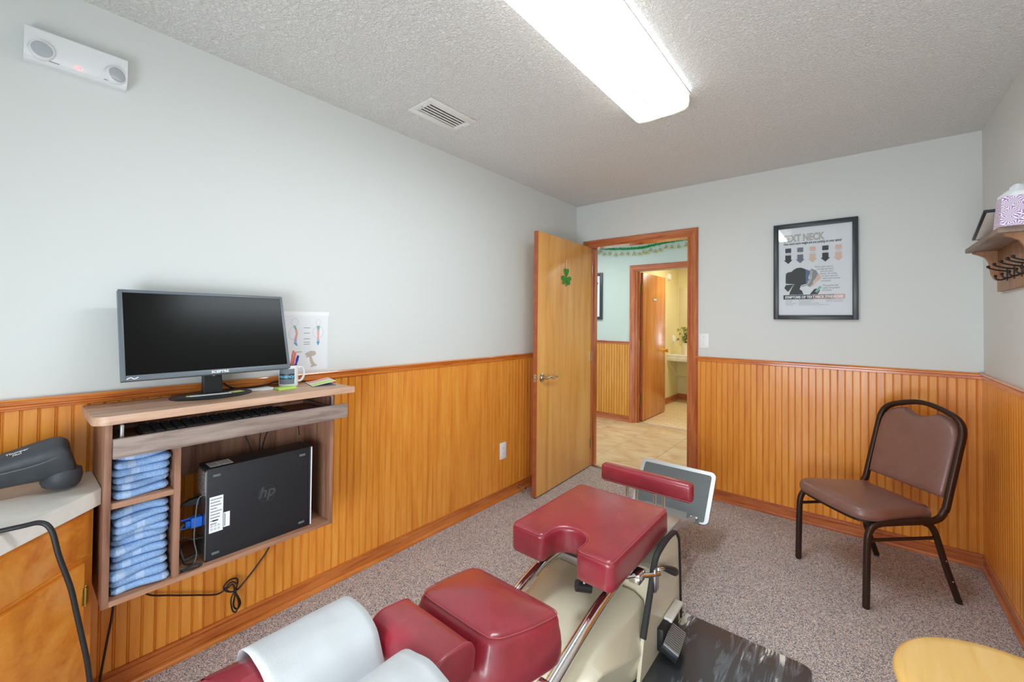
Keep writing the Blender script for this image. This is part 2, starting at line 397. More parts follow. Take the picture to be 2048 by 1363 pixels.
# ================================================================== the setting
T = .115
b = B(); b.box(-.02, W+.02, BACK, .03, -.05, 0); floor = struct(b, 'floor', 'carpet', 'speckled grey brown carpet floor of the treatment room', 'floor')
b = B(); VX0, VX1, VY0, VY1 = .311, .426, -2.130, -1.878
b.box(-.02, VX0, BACK, T, H, H+.05); b.box(VX1, W+.02, BACK, T, H, H+.05); b.box(VX0, VX1, BACK, VY0, H, H+.05); b.box(VX0, VX1, VY1, T, H, H+.05); struct(b, 'ceiling', 'popcorn', 'white popcorn textured ceiling of the treatment room', 'ceiling')
b = B(); b.box(-T, 0, BACK, T, 0, H); wall_l = struct(b, 'wall_left', 'wall_paint', 'white wall with honey wood wainscot behind the computer desk', 'wall')
b = B(); b.box(W, W+T, BACK, T, 0, H); wall_r = struct(b, 'wall_right', 'wall_paint', 'white wall with wainscot at the right, holding the hook shelf', 'wall')
DX0, DX1, DZ = .150, 1.040, 2.046      # door opening
b = B(); b.box(0, DX0, 0, T, 0, H); b.box(DX1, W, 0, T, 0, H); b.box(DX0, DX1, 0, T, DZ, H)
wall_f = struct(b, 'wall_far', 'wall_paint', 'white wall with wainscot holding the doorway and the framed poster', 'wall')
WX0, WX1, WZ0, WZ1 = 1.0, 2.5, .26, 1.28  # opening for the added window, low so the poster glass misses it
b = B(); b.box(0, WX0, BACK-T, BACK, 0, H); b.box(WX1, W, BACK-T, BACK, 0, H); b.box(WX0, WX1, BACK-T, BACK, 0, WZ0); b.box(WX0, WX1, BACK-T, BACK, WZ1, H)
struct(b, 'wall_back', 'wall_paint', 'white wall behind the camera with an added low window', 'wall')
wn = thing('added_window', 'added low white framed window, unseen behind the camera, for fill light', 'window', (1.75, BACK, WZ0), kind='structure')  # window made up as the source of the added back fill
b = B()
for x in (WX0, 1.725, WX1-.05): b.box(x, x+.05, BACK-.07, BACK-.02, WZ0, WZ1)
for z in (WZ0, WZ1-.05): b.box(WX0, WX1, BACK-.07, BACK-.02, z, z+.05)
b.obj('added_window_frame', 'white_metal', wn, world=True)

# beadboard planks: one shared mesh, every plank an object
PW = .0384
def plank_mesh(z0, z1, name, mat):
    # profile across u (0..PW), depth d towards the room; groove | bead | groove | flat
    pr = [(0, .0035), (.0012, .0035), (.0022, .0066), (.0036, .0078), (.005, .0066), (.006, .0035), (.0074, .0035), (.0092, .008), (PW, .008)]
    bm = bmesh.new(); rows = []
    for u, d in pr: rows.append((bm.verts.new((u, -d, z0)), bm.verts.new((u, -d, z1))))
    for (a, c), (e, g) in zip(rows, rows[1:]): bm.faces.new((a, e, g, c))
    bk = [bm.verts.new((0, 0, z0)), bm.verts.new((0, 0, z1)), bm.verts.new((PW, 0, z0)), bm.verts.new((PW, 0, z1))]
    bm.faces.new((rows[-1][0], bk[2], bk[3], rows[-1][1])); bm.faces.new((bk[0], rows[0][0], rows[0][1], bk[1]))
    me = bpy.data.meshes.new(name); bm.to_mesh(me); bm.free(); me.materials.append(MATS[mat])
    return me
pm = plank_mesh(.06, 1.05, 'board', 'beadboard')
def planks(parent, me, org, direc, n, rotz):
    for k in range(n):
        o = bpy.data.objects.new('board', me); C.objects.link(o); o.parent = parent
        o.location = (org[0]+direc[0]*PW*k, org[1]+direc[1]*PW*k, 0); o.rotation_euler = (0, 0, rotz)
planks(wall_l, pm, (0, -3.478-PW*5), (0, 1), 95, PI/2)                 # faces +x
planks(wall_f, pm, (1.279-PW*5, 0), (1, 0), 40, 0)                      # faces -y
planks(wall_r, pm, (W, -.004), (0, -1), 40, -PI/2)                     # faces -x
# mouldings: profile (depth, height)
RAIL = [(0, 1.042), (.012, 1.042), (.016, 1.045), (.016, 1.049), (.012, 1.051), (.012, 1.056), (.018, 1.062), (.018, 1.065), (.015, 1.066), (.015, 1.069), (.022, 1.0705), (.024, 1.075), (.022, 1.079), (0, 1.079)]
BASE = [(0, 0), (.030, 0), (.030, .010), (.027, .017), (.020, .021), (.012, .021), (.012, .050), (.0175, .054), (.0175, .060), (.0095, .061), (.0095, .071), (.0155, .074), (.0155, .078), (0, .078)]
def mould(name, prof, wall, a, b_, mat, label, cat):
    bb = B()
    if wall == 'l': bb.loft([[(d, t, z) for d, z in prof] for t in (a, b_)])
    if wall == 'f': bb.loft([[(t, -d, z) for d, z in prof] for t in (a, b_)])
    if wall == 'r': bb.loft([[(W-d, t, z) for d, z in prof] for t in (a, b_)])
    if wall == 'h': bb.loft([[(t, 1.875-d, z) for d, z in prof] for t in (a, b_)])
    return struct(bb, name, mat, label, cat, 22)
mould('trim_1', RAIL, 'l', -3.70, 0, 'rail_wood_y', 'moulded wooden chair rail along the left wall behind the monitor', 'chair rail')
mould('trim_2', RAIL, 'f', 1.085, W, 'rail_wood_x', 'moulded wooden chair rail under the framed poster', 'chair rail')
mould('trim_3', RAIL, 'r', -2.5, 0, 'rail_wood_y', 'moulded wooden chair rail on the right wall below the hook shelf', 'chair rail')
mould('baseboard_left', BASE, 'l', -3.70, 0, 'base_wood_y', 'wooden baseboard along the left wall under the desk', 'baseboard')
mould('baseboard_far', BASE, 'f', 1.085, W, 'trim_wood_x', 'wooden baseboard behind the brown chair', 'baseboard')
mould('baseboard_right', [(d*.6, z*1.2) for d, z in BASE], 'r', -2.5, 0, 'trim_wood_y', 'wooden baseboard along the right wall', 'baseboard')
# main door casing and jamb
def casing(name, x0, x1, zt, yf, wd_, label, jd, stop=True):
    t = thing(name, label, 'door frame', ((x0+x1)/2, yf, 0), kind='structure')
    prof = [(0, 0), (0, .012), (.012, .018), (.022, .013), (.030, .017), (.044, .019), (wd_-.008, .021), (wd_, .014), (wd_, 0)]
    def leg(sgn, x):
        bb = B(); bb.loft([[(x-sgn*u, yf-d, 0) for u, d in prof], [(x-sgn*u, yf-d, zt+u) for u, d in prof]])
        bb.obj('casing_leg', 'trim_wood_z', t, 30, world=True)
    leg(1, x0); leg(-1, x1)
    bb = B(); bb.loft([[(x0-u, yf-d, zt+u) for u, d in prof], [(x1+u, yf-d, zt+u) for u, d in prof]])
    bb.obj('casing_head', 'trim_wood_x', t, 30, world=True)
    bb = B(); bb.box(x0, x0+.018, yf-.002, yf+jd, 0, zt); bb.obj('jamb', 'trim_wood_z', t, world=True)
    bb = B(); bb.box(x1-.018, x1, yf-.002, yf+jd, 0, zt); bb.obj('jamb', 'trim_wood_z', t, world=True)
    bb = B(); bb.box(x0, x1, yf-.002, yf+jd, zt+.002, zt+.018); bb.obj('head_jamb', 'trim_wood_x', t, world=True)
    if stop:
        bb = B(); s0 = yf+.045
        bb.box(x0+.018, x0+.030, s0, s0+.03, 0, zt-.018); bb.box(x1-.030, x1-.018, s0, s0+.03, 0, zt-.018)
        bb.obj('door_stop_strip', 'trim_wood_z', t, world=True)
    return t
casing('trim_4', DX0-.004, DX1+.004, 2.030, 0, .066, 'moulded wooden frame around the open treatment room doorway', T)
# door leaf: hinge at (DX0+.01, -.01), swung in along -y
d1 = thing('door_1', 'open honey wood slab door with lever handle and green shamrock', 'door', (.168, -.012, 0), math.radians(2.5)+PI*0, kind='structure')
# local: leaf extends along -y from the hinge, thickness along -x
b = B(); b.box(-.036, 0, -.900, 0, .012, 2.03, .002); b.obj('door_leaf', 'door_wood', d1)
b = B(); b.box(-.0365, .0005, -.9012, -.899, .0115, 2.0305); b.obj('edge_band', 'door_edge', d1)
b = B(); b.box(-.030, -.006, -.9020, -.9005, .88, .94); b.obj('latch_plate', 'nickel', d1)
b = B(); b.lathe([(.007, 0), (.007, .010), (.004, .012)], 12, Matrix.Translation((-.018, -.902, .91)) @ Matrix.Rotation(PI/2, 4, 'X')); b.obj('latch_bolt', 'steel', d1)
hz = .908
for sgn, xx in ((1, 0), (-1, -.036)):
    b = B(); Mx = Matrix.Translation((xx, -.835, hz)) @ Matrix.Rotation(sgn*PI/2, 4, 'Y')
    b.lathe([(.034, 0), (.034, .004), (.030, .008), (.024, .010), (.021, .016), (.012, .018), (.010, .030), (.011, .045), (.009, .05)], 24, Mx)
    rose = b.obj('handle_rose' if sgn > 0 else 'handle_rose_back', 'nickel', d1)
    b = B(); pts = [(xx+sgn*.040, -.840, hz), (xx+sgn*.044, -.815, hz), (xx+sgn*.044, -.78, hz+.004), (xx+sgn*.044, -.75, hz-.004), (xx+sgn*.044, -.722, hz-.010), (xx+sgn*.044, -.700, hz+.003), (xx+sgn*.044, -.682, hz+.004), (xx+sgn*.044, -.675, hz-.006), (xx+sgn*.044, -.684, hz-.011)]
    b.tube(pts, [.010]*10+[.0095]*10+[.0088]*10+[.0078]*10+[.007]*10+[.006]*10+[.0052]*10+[.005]*10+[.004], 12, sm=10); b.obj('lever', 'nickel', d1)
for z in (.22, 1.02, 1.82):
    b = B(); b.lathe([(.006, z-.045), (.006, z+.045)], 10, Matrix.Translation((.004, .004, 0))); b.box(-.034, -.002, -.001, .0012, z-.045, z+.045); b.obj('hinge', 'nickel', d1)
# door stop on the baseboard
b = B(); b.tube([(.014, -.885, .045), (.075, -.885, .045)], .0055, 10); b.tube([(.070, -.885, .045), (.088, -.885, .045)], .010, 12); b.tube([(.013, -.885, .045), (.018, -.885, .045)], .012, 12)
tag(b.obj('door_stop', 'nickel'), 'short metal door stop screwed to the baseboard behind the door', 'door stop')
# shamrock on the door
sh = thing('shamrock', 'small green felt shamrock hanging from a string on the door', 'decoration', mw=d1.matrix_world @ Matrix.Identity(4))
bpy.context.view_layer.update()
sm_ = d1.matrix_world @ frame((.004, -.475, 1.70), (0, 1, 0), (0, 0, 1)); sh.matrix_world = sm_
b = B()
for k, a in enumerate((90, 205, 335)):
    a = math.radians(a); R = Matrix.Translation((.035*math.cos(a), .035*math.sin(a)+.01, 0)) @ Matrix.Rotation(a-PI/2, 4, 'Z')
    ht = [(0, -.028), (.018, -.01), (.034, .008), (.036, .026), (.026, .038), (.012, .036), (0, .024), (-.012, .036), (-.026, .038), (-.036, .026), (-.034, .008), (-.018, -.01)]
    ht = [tuple((R @ Vector((p[0], p[1]*1.05, 0)))[:2]) for p in [tuple(q) for q in smooth_pts([(x, y, 0) for x, y in ht], 3, True)]]
    b.prism(ht, .0+k*.0004, .004+k*.0004, 'z')
b.prism([(-.006, .0), (.006, .0), (.010, -.062), (-.006, -.062)], 0, .004, 'z')
b.obj('felt_leaf', 'felt_green', sh)
b = B(); b.tube([(0, .075, .003), (0, .16, .003)], .0015, 6); b.tube([(-.004, .16, .003), (.016, .16, .003)], .0016, 6); b.obj('string', 'paper_white', sh)

# ---- hall and bathroom beyond the doorway
HY = 1.875
b = B(); b.box(-3, 3.2, .03, HY+.10, -.05, -.003); fh = struct(b, 'floor_hall', 'grout', 'beige stone tile floor of the hallway', 'floor')
def tile_mesh(w, d):
    bb = B(); bb.box(0, w, 0, d, -.01, 0, .003, 1); o = bb.obj('tile', 'tile_glaze'); me = o.data; bpy.data.objects.remove(o); return me
TL = .476; tme = tile_mesh(TL-.006, TL-.006)
for i in range(-3, 5):
    x0 = .072+TL*i
    for j in range(-2, 5):
        y0 = .755+TL*j+(TL*.33 if i % 2 else 0)
        if y0 < .035-TL or y0 > HY: continue
        if y0 < .035 or y0+TL > HY+.02:
            ya = max(y0, .035); yb = min(y0+TL-.006, HY+.02)
            if yb-ya < .02: continue
            bb = B(); bb.box(x0, x0+TL-.006, ya, yb, -.01, 0, .003, 1); bb.obj('tile', 'tile_glaze', fh)
            continue
        o = bpy.data.objects.new('tile', tme); C.objects.link(o); o.parent = fh; o.location = (x0, y0, 0)
b = B(); b.box(DX0+.014, DX1-.014, .012, .045, 0, .006, .003); tag(b.obj('threshold_strip', 'steel'), 'grey metal strip where the carpet meets the hall tile', 'threshold', kind='structure')
b = B(); b.box(-3, 3.2, T, HY, H, H+.05); struct(b, 'ceiling_hall', 'wall_paint', 'white hallway ceiling', 'ceiling')
EX0, EX1, EZ = -.205, .66, 2.02
b = B(); b.box(-3, EX0, HY, HY+.11, 0, H); b.box(EX1, 3.2, HY, HY+.11, 0, H); b.box(EX0, EX1, HY, HY+.11, EZ, H)
wall_h = struct(b, 'wall_hall', 'hall_paint', 'pale green hallway wall with wood wainscot seen through the doorway', 'wall')
b = B(); b.box(-3.1, -3, T, HY, 0, H); struct(b, 'wall_hall_left', 'hall_paint', 'pale green end wall at the left of the hallway', 'wall')
b = B(); b.box(3.2, 3.3, T, HY, 0, H); struct(b, 'wall_hall_right', 'hall_paint', 'pale green end wall at the right of the hallway', 'wall')
pmh = plank_mesh(.06, 1.05, 'board_hall', 'beadboard_hall')
planks(wall_h, pmh, (EX0-.07-PW*20, HY), (1, 0), 20, 0)
mould('trim_5', RAIL, 'h', -1.6, EX0-.07, 'trim_wood_x', 'wooden chair rail on the hallway wall', 'chair rail')
mould('baseboard_hall', BASE, 'h', -1.6, EX0-.07, 'trim_wood_x', 'wooden baseboard of the hallway wall', 'baseboard')
planks(wall_h, pmh, (EX1+.085, HY), (1, 0), 30, 0)
mould('trim_7', RAIL, 'h', EX1+.07, 3.2, 'trim_wood_x', 'wooden chair rail on the hallway wall right of the bathroom door', 'chair rail')
mould('baseboard_hall_right', BASE, 'h', EX1+.07, 3.2, 'trim_wood_x', 'wooden baseboard of the hallway wall right of the bathroom door', 'baseboard')
casing('trim_6', EX0, EX1, EZ, HY, .078, 'moulded wooden frame of the bathroom doorway across the hall', .11)
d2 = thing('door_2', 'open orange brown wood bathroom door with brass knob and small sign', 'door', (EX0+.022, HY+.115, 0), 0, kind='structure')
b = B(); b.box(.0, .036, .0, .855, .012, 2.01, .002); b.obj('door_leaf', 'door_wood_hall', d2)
b = B(); b.box(-.0004, .0364, -.0012, .001, .0115, 2.0105); b.obj('edge_band', 'door_edge', d2)
for z in (.31, 1.04, 1.80):
    b = B(); b.box(-.008, .032, -.006, -.001, z-.05, z+.05); b.lathe([(.007, z-.05), (.007, z+.05)], 10, Matrix.Translation((-.006, -.006, 0))); b.obj('hinge', 'old_brass', d2)
b = B(); Mx = Matrix.Translation((.036, .79, .92)) @ Matrix.Rotation(PI/2, 4, 'Y')
b.lathe([(.032, 0), (.030, .006), (.012, .010), (.011, .03), (.022, .038), (.028, .05), (.026, .062), (.012, .068)], 20, Mx); b.obj('door_knob', 'brass', d2)
sg = B(); sg.box(.036, .0385, .355, .50, 1.642, 1.682, .001); sp_ = sg.obj('door_sign', 'frame_black', d2)
b = B(); b.box(.0386, .0392, .365, .49, 1.648, 1.676); b.obj('sign_face', 'laminate', sp_)
text('RESTROOM', .018, 'ink', sp_, 0, 0, 0, 'CENTER', mw=frame((.0395, .4275, 1.656), (0, 1, 0), (0, 0, 1)))
# bathroom
BX0, BY1 = -.345, 4.05
b = B(); b.box(BX0-.1, 1.6, HY+.10, BY1+.1, -.05, -.001); struct(b, 'floor_bathroom', 'bath_vinyl', 'cream vinyl floor with small brick pattern in the bathroom', 'floor')
b = B(); b.box(BX0-.1, BX0, HY+.11, BY1+.1, 0, H); struct(b, 'wall_bathroom_left', 'bath_paint', 'cream yellow bathroom wall behind the open door', 'wall')
b = B(); b.box(BX0, 1.6, BY1, BY1+.1, 0, H); struct(b, 'wall_bathroom_far', 'bath_paint', 'cream yellow wall at the back of the bathroom', 'wall')
b = B(); b.box(1.5, 1.6, HY+.11, BY1, 0, H); struct(b, 'wall_bathroom_right', 'bath_paint', 'cream yellow wall at the right of the bathroom', 'wall')
b = B(); b.box(BX0, 1.5, HY+.11, BY1, H, H+.05); struct(b, 'ceiling_bathroom', 'bath_paint', 'cream bathroom ceiling', 'ceiling')
b = B(); b.loft([[(BX0+d, t, z*1.25) for d, z in BASE] for t in (HY+.12, BY1)]); struct(b, 'baseboard_bathroom_left', 'trim_wood_y', 'brown baseboard on the left bathroom wall', 'baseboard')
b = B(); b.loft([[(t, BY1-d, z*1.25) for d, z in BASE] for t in (BX0, 1.5)]); struct(b, 'baseboard_bathroom_far', 'trim_wood_x', 'brown baseboard on the back bathroom wall', 'baseboard')
vt = thing('vanity_counter', 'cream bathroom counter with apron and slanted bracket', 'counter', (.3, 3.5, .7))
b = B(); b.box(BX0+.001, 1.2, 3.5, BY1-.001, .778, .806, .003); b.obj('counter_top', 'laminate', vt, world=True)
b = B(); b.box(BX0+.001, 1.2, 3.5, 3.52, .705, .778, .002); b.obj('apron', 'laminate', vt, world=True)
b = B(); b.box(BX0+.001, 1.2, 3.95, BY1-.001, .42, .778, .002); b.obj('back_panel', 'bath_paint', vt, world=True)
b = B(); b.prism([(3.50, .70), (3.53, .70), (3.95, .43), (3.95, .40)], BX0+.001, BX0+.02, 'x'); b.obj('bracket', 'laminate', vt, world=True)
b = B(); b.box(BX0+.03, 1.0, BY1-.012, BY1-.002, .95, 1.95); tag(b.obj('bathroom_mirror', 'chrome'), 'frameless mirror over the bathroom counter', 'mirror')
vs_ = thing('flower_vase', 'cream vase of small yellow flowers on the bathroom counter', 'vase', (-.085, 3.62, .807))
b = B(); b.lathe([(.055, 0), (.062, .05), (.064, .12), (.058, .20), (.052, .20), (.05, .02)], 24); b.obj('vase', 'vase_cream', vs_)
random.seed(4)
flm = None; lf = B(); 
for k in range(46):
    a = random.uniform(0, 2*PI); r = random.uniform(.0, .12); h = random.uniform(.22, .44)*(1-r*.8)
    p = Vector((r*math.cos(a), r*math.sin(a), h+.02))
    if k % 2 == 0:
        if flm is None:
            bb = B(); bb.ball((0, 0, 0), .014, 8, 6, (1, 1, .8)); fo = bb.obj('flower', 'flower', vs_); flm = fo.data
        else: fo = bpy.data.objects.new('flower', flm); C.objects.link(fo); fo.parent = vs_
        fo.location = p; fo.scale = (random.uniform(.75, 1.2),)*3
    for q in range(3):
        d = Vector((random.uniform(-1, 1), random.uniform(-1, 1), random.uniform(-.2, 1))).normalized(); w_ = d.orthogonal().normalized()*.009
        e = p+d*.045; mdp = p+d*.022
        lf.poly([p, mdp+w_, e, mdp-w_])
    lf.tube([(0, 0, .15), (p.x*.4, p.y*.4, .24), tuple(p)], .0022, 5)
o = lf.obj('leaves', 'plant_leaf', vs_); o['kind'] = 'stuff'
b = B(); b.box(BX0, BX0+.006, 3.755, 3.83, 1.0, 1.12, .002); b.box(BX0+.006, BX0+.03, 3.765, 3.82, 1.01, 1.10, .006); tag(b.obj('night_light', 'white_plastic'), 'white plug-in night light on the bathroom wall beside the flowers', 'night light')
b = B(); b.lathe([(.06, 0), (.06, .012), (.052, .03), (.03, .036)], 24, Matrix.Translation((BX0, 3.55, 2.10)) @ Matrix.Rotation(PI/2, 4, 'Y')); tag(b.obj('smoke_alarm', 'white_plastic'), 'round white alarm high on the bathroom wall', 'smoke alarm')
# hall picture
hp = thing('framed_spine_print', 'black framed spine print on the hallway wall', 'picture', mw=frame((-.93, HY-.002, 1.70), (1, 0, 0), (0, 0, 1)))
b = B()
for x0, x1, y0, y1 in ((-.245, -.205, -.33, .33), (.205, .245, -.33, .33), (-.205, .205, .29, .33), (-.205, .205, -.33, -.29)): b.box(x0, x1, y0, y1, 0, .022, .003)
b.obj('frame', 'frame_black', hp)
b = B(); b.box(-.21, .21, -.30, .30, .002, .006); b.obj('print', 'paper_white', hp)
b = B(); rr = random.Random(3)
for k in range(70):
    t = k/70; x = .12+.03*math.sin(t*5)-.05*t+rr.uniform(-.035, .035)*(1-.4*t); y = .16-.38*t
    b.poly([(x+.007*math.cos(q), y+.007*math.sin(q)*rr.uniform(.4, 1.2), .0065) for q in (0, 1.2, 2.5, 3.8, 5)])
b.poly([(.05, .17, .0064), (.09, .20, .0064), (.15, .21, .0064), (.18, .19, .0064), (.16, .15, .0064), (.11, .13, .0064)])
b.obj('printed_spine', 'ink_slate', hp)
# garland
gp = [(-.80, 1.858, 2.40), (-.66, 1.855, 2.368), (-.40, 1.855, 2.335), (-.15, 1.855, 2.322), (0, 1.855, 2.335), (.2, 1.855, 2.358), (.45, 1.855, 2.372), (.7, 1.855, 2.40)]
gl_ = thing('shamrock_garland', 'green tinsel garland with dangling foil shamrocks on the hallway wall', 'garland', (0, 1.86, 2.35))
G = smooth_pts(gp, 12); b = B(); rr = random.Random(5)
for i, p in enumerate(G):
    for k in range(14):
        q = p+(G[min(i+1, len(G)-1)]-p)*rr.random()
        d = Vector((rr.uniform(-1, 1), rr.uniform(-1, .2), rr.uniform(-1, 1))).normalized(); w_ = d.orthogonal().normalized()*.003
        e = q+d*rr.uniform(.014, .026); b.poly([q-w_, q+w_, e+w_, e-w_])
b.tube(G, .004, 5)
o = b.obj('tinsel', 'tinsel', gl_, world=True)
for i in range(4, len(G)-3, 4):
    p = G[i]; z = p.z-rr.uniform(.035, .075); b = B(); b.tube([tuple(p), (p.x, p.y, z)], .0012, 4)
    for k in range(3):
        a = math.radians((90, 210, 330)[k]+rr.uniform(-20, 20)); b.ball((p.x+.014*math.cos(a), p.y-.003, z-.012+.014*math.sin(a)), .012, 8, 6, (1, .25, 1))
    b.obj('foil_shamrock', 'foil', gl_, world=True)

# ================================================================== ceiling fixture, vent, emergency light
FY0, FY1 = -2.66, -1.432
lf_ = thing('ceiling_light_fixture', 'long white fluorescent wraparound light glowing on the ceiling', 'ceiling light', (1.33, -2.05, H))
def lens_prof(y):
    p = []
    for x, z in ((-.130, 2.425), (-.133, 2.395), (-.128, 2.368), (-.112, 2.356), (-.06, 2.350), (0, 2.352), (.06, 2.350), (.112, 2.356), (.128, 2.368), (.133, 2.395), (.130, 2.425)): p.append((1.33+x, y, z))
    return p
def lens_strip(x0, x1, mt_, nm, n=5):
    bb = B(); zz = lambda x: 2.350+.006*(abs(x)/.112)**4
    bb.loft([[(1.33+x0+(x1-x0)*k/n, y, zz(x0+(x1-x0)*k/n)) for k in range(n+1)] for y in (FY0+.012, FY1-.012)], closed=False); bb.obj(nm, mt_, lf_, world=True)
lens_strip(-.112, -.094, 'lens_mid', 'diffuser_edge'); lens_strip(-.094, -.012, 'lens_lit', 'diffuser_lens'); lens_strip(-.012, .012, 'lens_mid', 'diffuser_middle'); lens_strip(.012, .094, 'lens_lit', 'diffuser_lens'); lens_strip(.094, .112, 'lens_mid', 'diffuser_edge')
for sl in (slice(0, 4), slice(7, 11)):
    b = B(); R = [lens_prof(y)[sl] for y in (FY0+.012, FY1-.012)]; b.loft(R, closed=False); b.obj('diffuser_side', 'lens_side', lf_, world=True)
for y0, y1 in ((FY0, FY0+.012), (FY1-.012, FY1)):
    b = B(); b.loft([lens_prof(y0), lens_prof(y1)]); b.obj('end_cap', 'lens_end', lf_, world=True)
b = B(); b.box(1.33-.10, 1.33+.10, FY0+.004, FY1-.004, 2.424, H-.001); b.obj('housing', 'white_metal', lf_, world=True)
for sx_ in (-1, 1):
    b = B(); b.box(1.33+sx_*.134-.005, 1.33+sx_*.134+.005, FY0, FY1, 2.420, 2.430); b.obj('lens_lip', 'white_metal', lf_, world=True)
vn = thing('ceiling_vent', 'white louvred air vent in the popcorn ceiling above the left wall', 'vent', (.37, -2.0, H))
b = B(); X0, X1, Y0, Y1 = .275, .462, -2.162, -1.846
for a in ((X0, X0+.036, Y0, Y1), (X1-.036, X1, Y0, Y1), (X0+.036, X1-.036, Y0, Y0+.032), (X0+.036, X1-.036, Y1-.032, Y1)): b.box(a[0], a[1], a[2], a[3], H-.012, H-.0005, .003)
b.obj('vent_frame', 'white_metal', vn, world=True)
b = B(); b.loft([[(VX0, VY0, z), (VX1, VY0, z), (VX1, VY1, z), (VX0, VY1, z)] for z in (H+.09, H+.001)], cap=False); b.poly([(VX0, VY0, H+.09), (VX1, VY0, H+.09), (VX1, VY1, H+.09), (VX0, VY1, H+.09)]); b.obj('vent_duct', 'dark_gap', vn, world=True)
for k in range(5):
    x = VX0+.012+.0228*k; b = B(); b.box(-.0065, .0065, VY0+.001, VY1-.001, -.0008, .0008, mat=Matrix.Translation((x, 0, H-.004)) @ Matrix.Rotation(math.radians(2), 4, 'Y')); b.obj('louvre', 'white_metal', vn, world=True)
for y in (Y0+.016, Y1-.016):
    b = B(); b.lathe([(.004, 0), (.003, -.002)], 10, Matrix.Translation(((X0+X1)/2, y, H-.012))); b.obj('screw', 'steel', vn, world=True)

em = thing('emergency_light', 'white emergency light with two round lamp heads high on the left wall', 'emergency light', (0, -3.33, 2.16))
# body: side profile in x-z, extruded along y
pr = [(0, 2.168), (.030, 2.165), (.046, 2.172), (.054, 2.186), (.056, 2.205), (.052, 2.262), (.048, 2.266), (0, 2.266)]
b = B(); b.loft([[(x, t, z) for x, z in pr] for t in (-3.452, -3.210)]); b.obj('housing', 'lamp_plastic', em, 25, world=True)
for y, tl in ((-3.415, .15), (-3.243, .75)):
    Mx = Matrix.Translation((.050, y, 2.196)) @ Matrix.Rotation(PI/2, 4, 'Y') @ Matrix.Rotation(-tl*.5, 4, 'X')
    b = B(); b.lathe([(.026, -.02), (.030, .0), (.0295, .012), (.027, .016), (.025, .016), (.022, .008), (.010, .002)], 28, Mx); hd = b.obj('lamp_head', 'lamp_plastic', em, world=True)
    b = B(); b.lathe([(.0248, .0145), (.018, .0165), (.004, .0175)], 24, Mx); b.obj('lamp_lens', 'lamp_glass', em, world=True)
b = B(); b.box(.048, .0545, -3.337, -3.327, 2.177, 2.181); b.obj('indicator', 'led_red', em, world=True)
for y in (-3.40, -3.27):
    b = B(); b.box(.040, .0475, y, y+.025, 2.1715, 2.1735); b.obj('side_slot', 'ink_grey', em, world=True)

# ================================================================== far wall items
ps = thing('framed_poster', 'black framed TEXT NECK poster above the chair rail', 'picture', mw=frame((1.850, -.002, 1.702), (1, 0, 0), (0, 0, 1)))
PWd, PHt = .231, .331
b = B(); fwid = .030
for x0, x1, y0, y1 in ((-PWd, -PWd+fwid, -PHt, PHt), (PWd-fwid, PWd, -PHt, PHt), (-PWd+fwid, PWd-fwid, PHt-fwid, PHt), (-PWd+fwid, PWd-fwid, -PHt, -PHt+fwid)): b.box(x0, x1, y0, y1, 0, .026, .003)
b.obj('frame', 'frame_black', ps)
b = B(); b.box(-PWd+.02, PWd-.02, -PHt+.02, PHt-.02, .004, .010); pp_ = b.obj('poster_sheet', 'poster_paper', ps)
b = B(); b.box(-PWd+.026, PWd-.026, -PHt+.026, PHt-.026, .0155, .0165); b.obj('glass_pane', 'clear_pane', ps)
ZP = .0106
text('TEXT NECK', .066, 'ink_pale', pp_, -.062, .208, ZP, 'CENTER', .66, .0032, name='poster_title')
text('How much more weight are you putting on your spine?', .0215, 'ink', pp_, -.012, .186, ZP, 'CENTER', .66, .0008, name='poster_subtitle')
for k, (mt_, n_) in enumerate((('ink', '10-12 LBS'), ('ink_slate', '27 LBS'), ('ink_peach', '40 LBS'), ('ink', '49 LBS'), ('ink_peach', '60 LBS'))):
    x = -.145+.069*k
    shape([(x-.017, .132), (x+.017, .132), (x+.017, .163), (x-.017, .163)], mt_, pp_, ZP, 'poster_square')
    shape([(x-.017, .115), (x-.017, .082), (x-.026, .082), (x, .055), (x+.026, .082), (x+.017, .082), (x+.017, .115)], mt_, pp_, ZP, 'poster_arrow')
    text(n_, .008, 'ink_grey', pp_, x, .1205, ZP, 'CENTER', name='poster_caption')
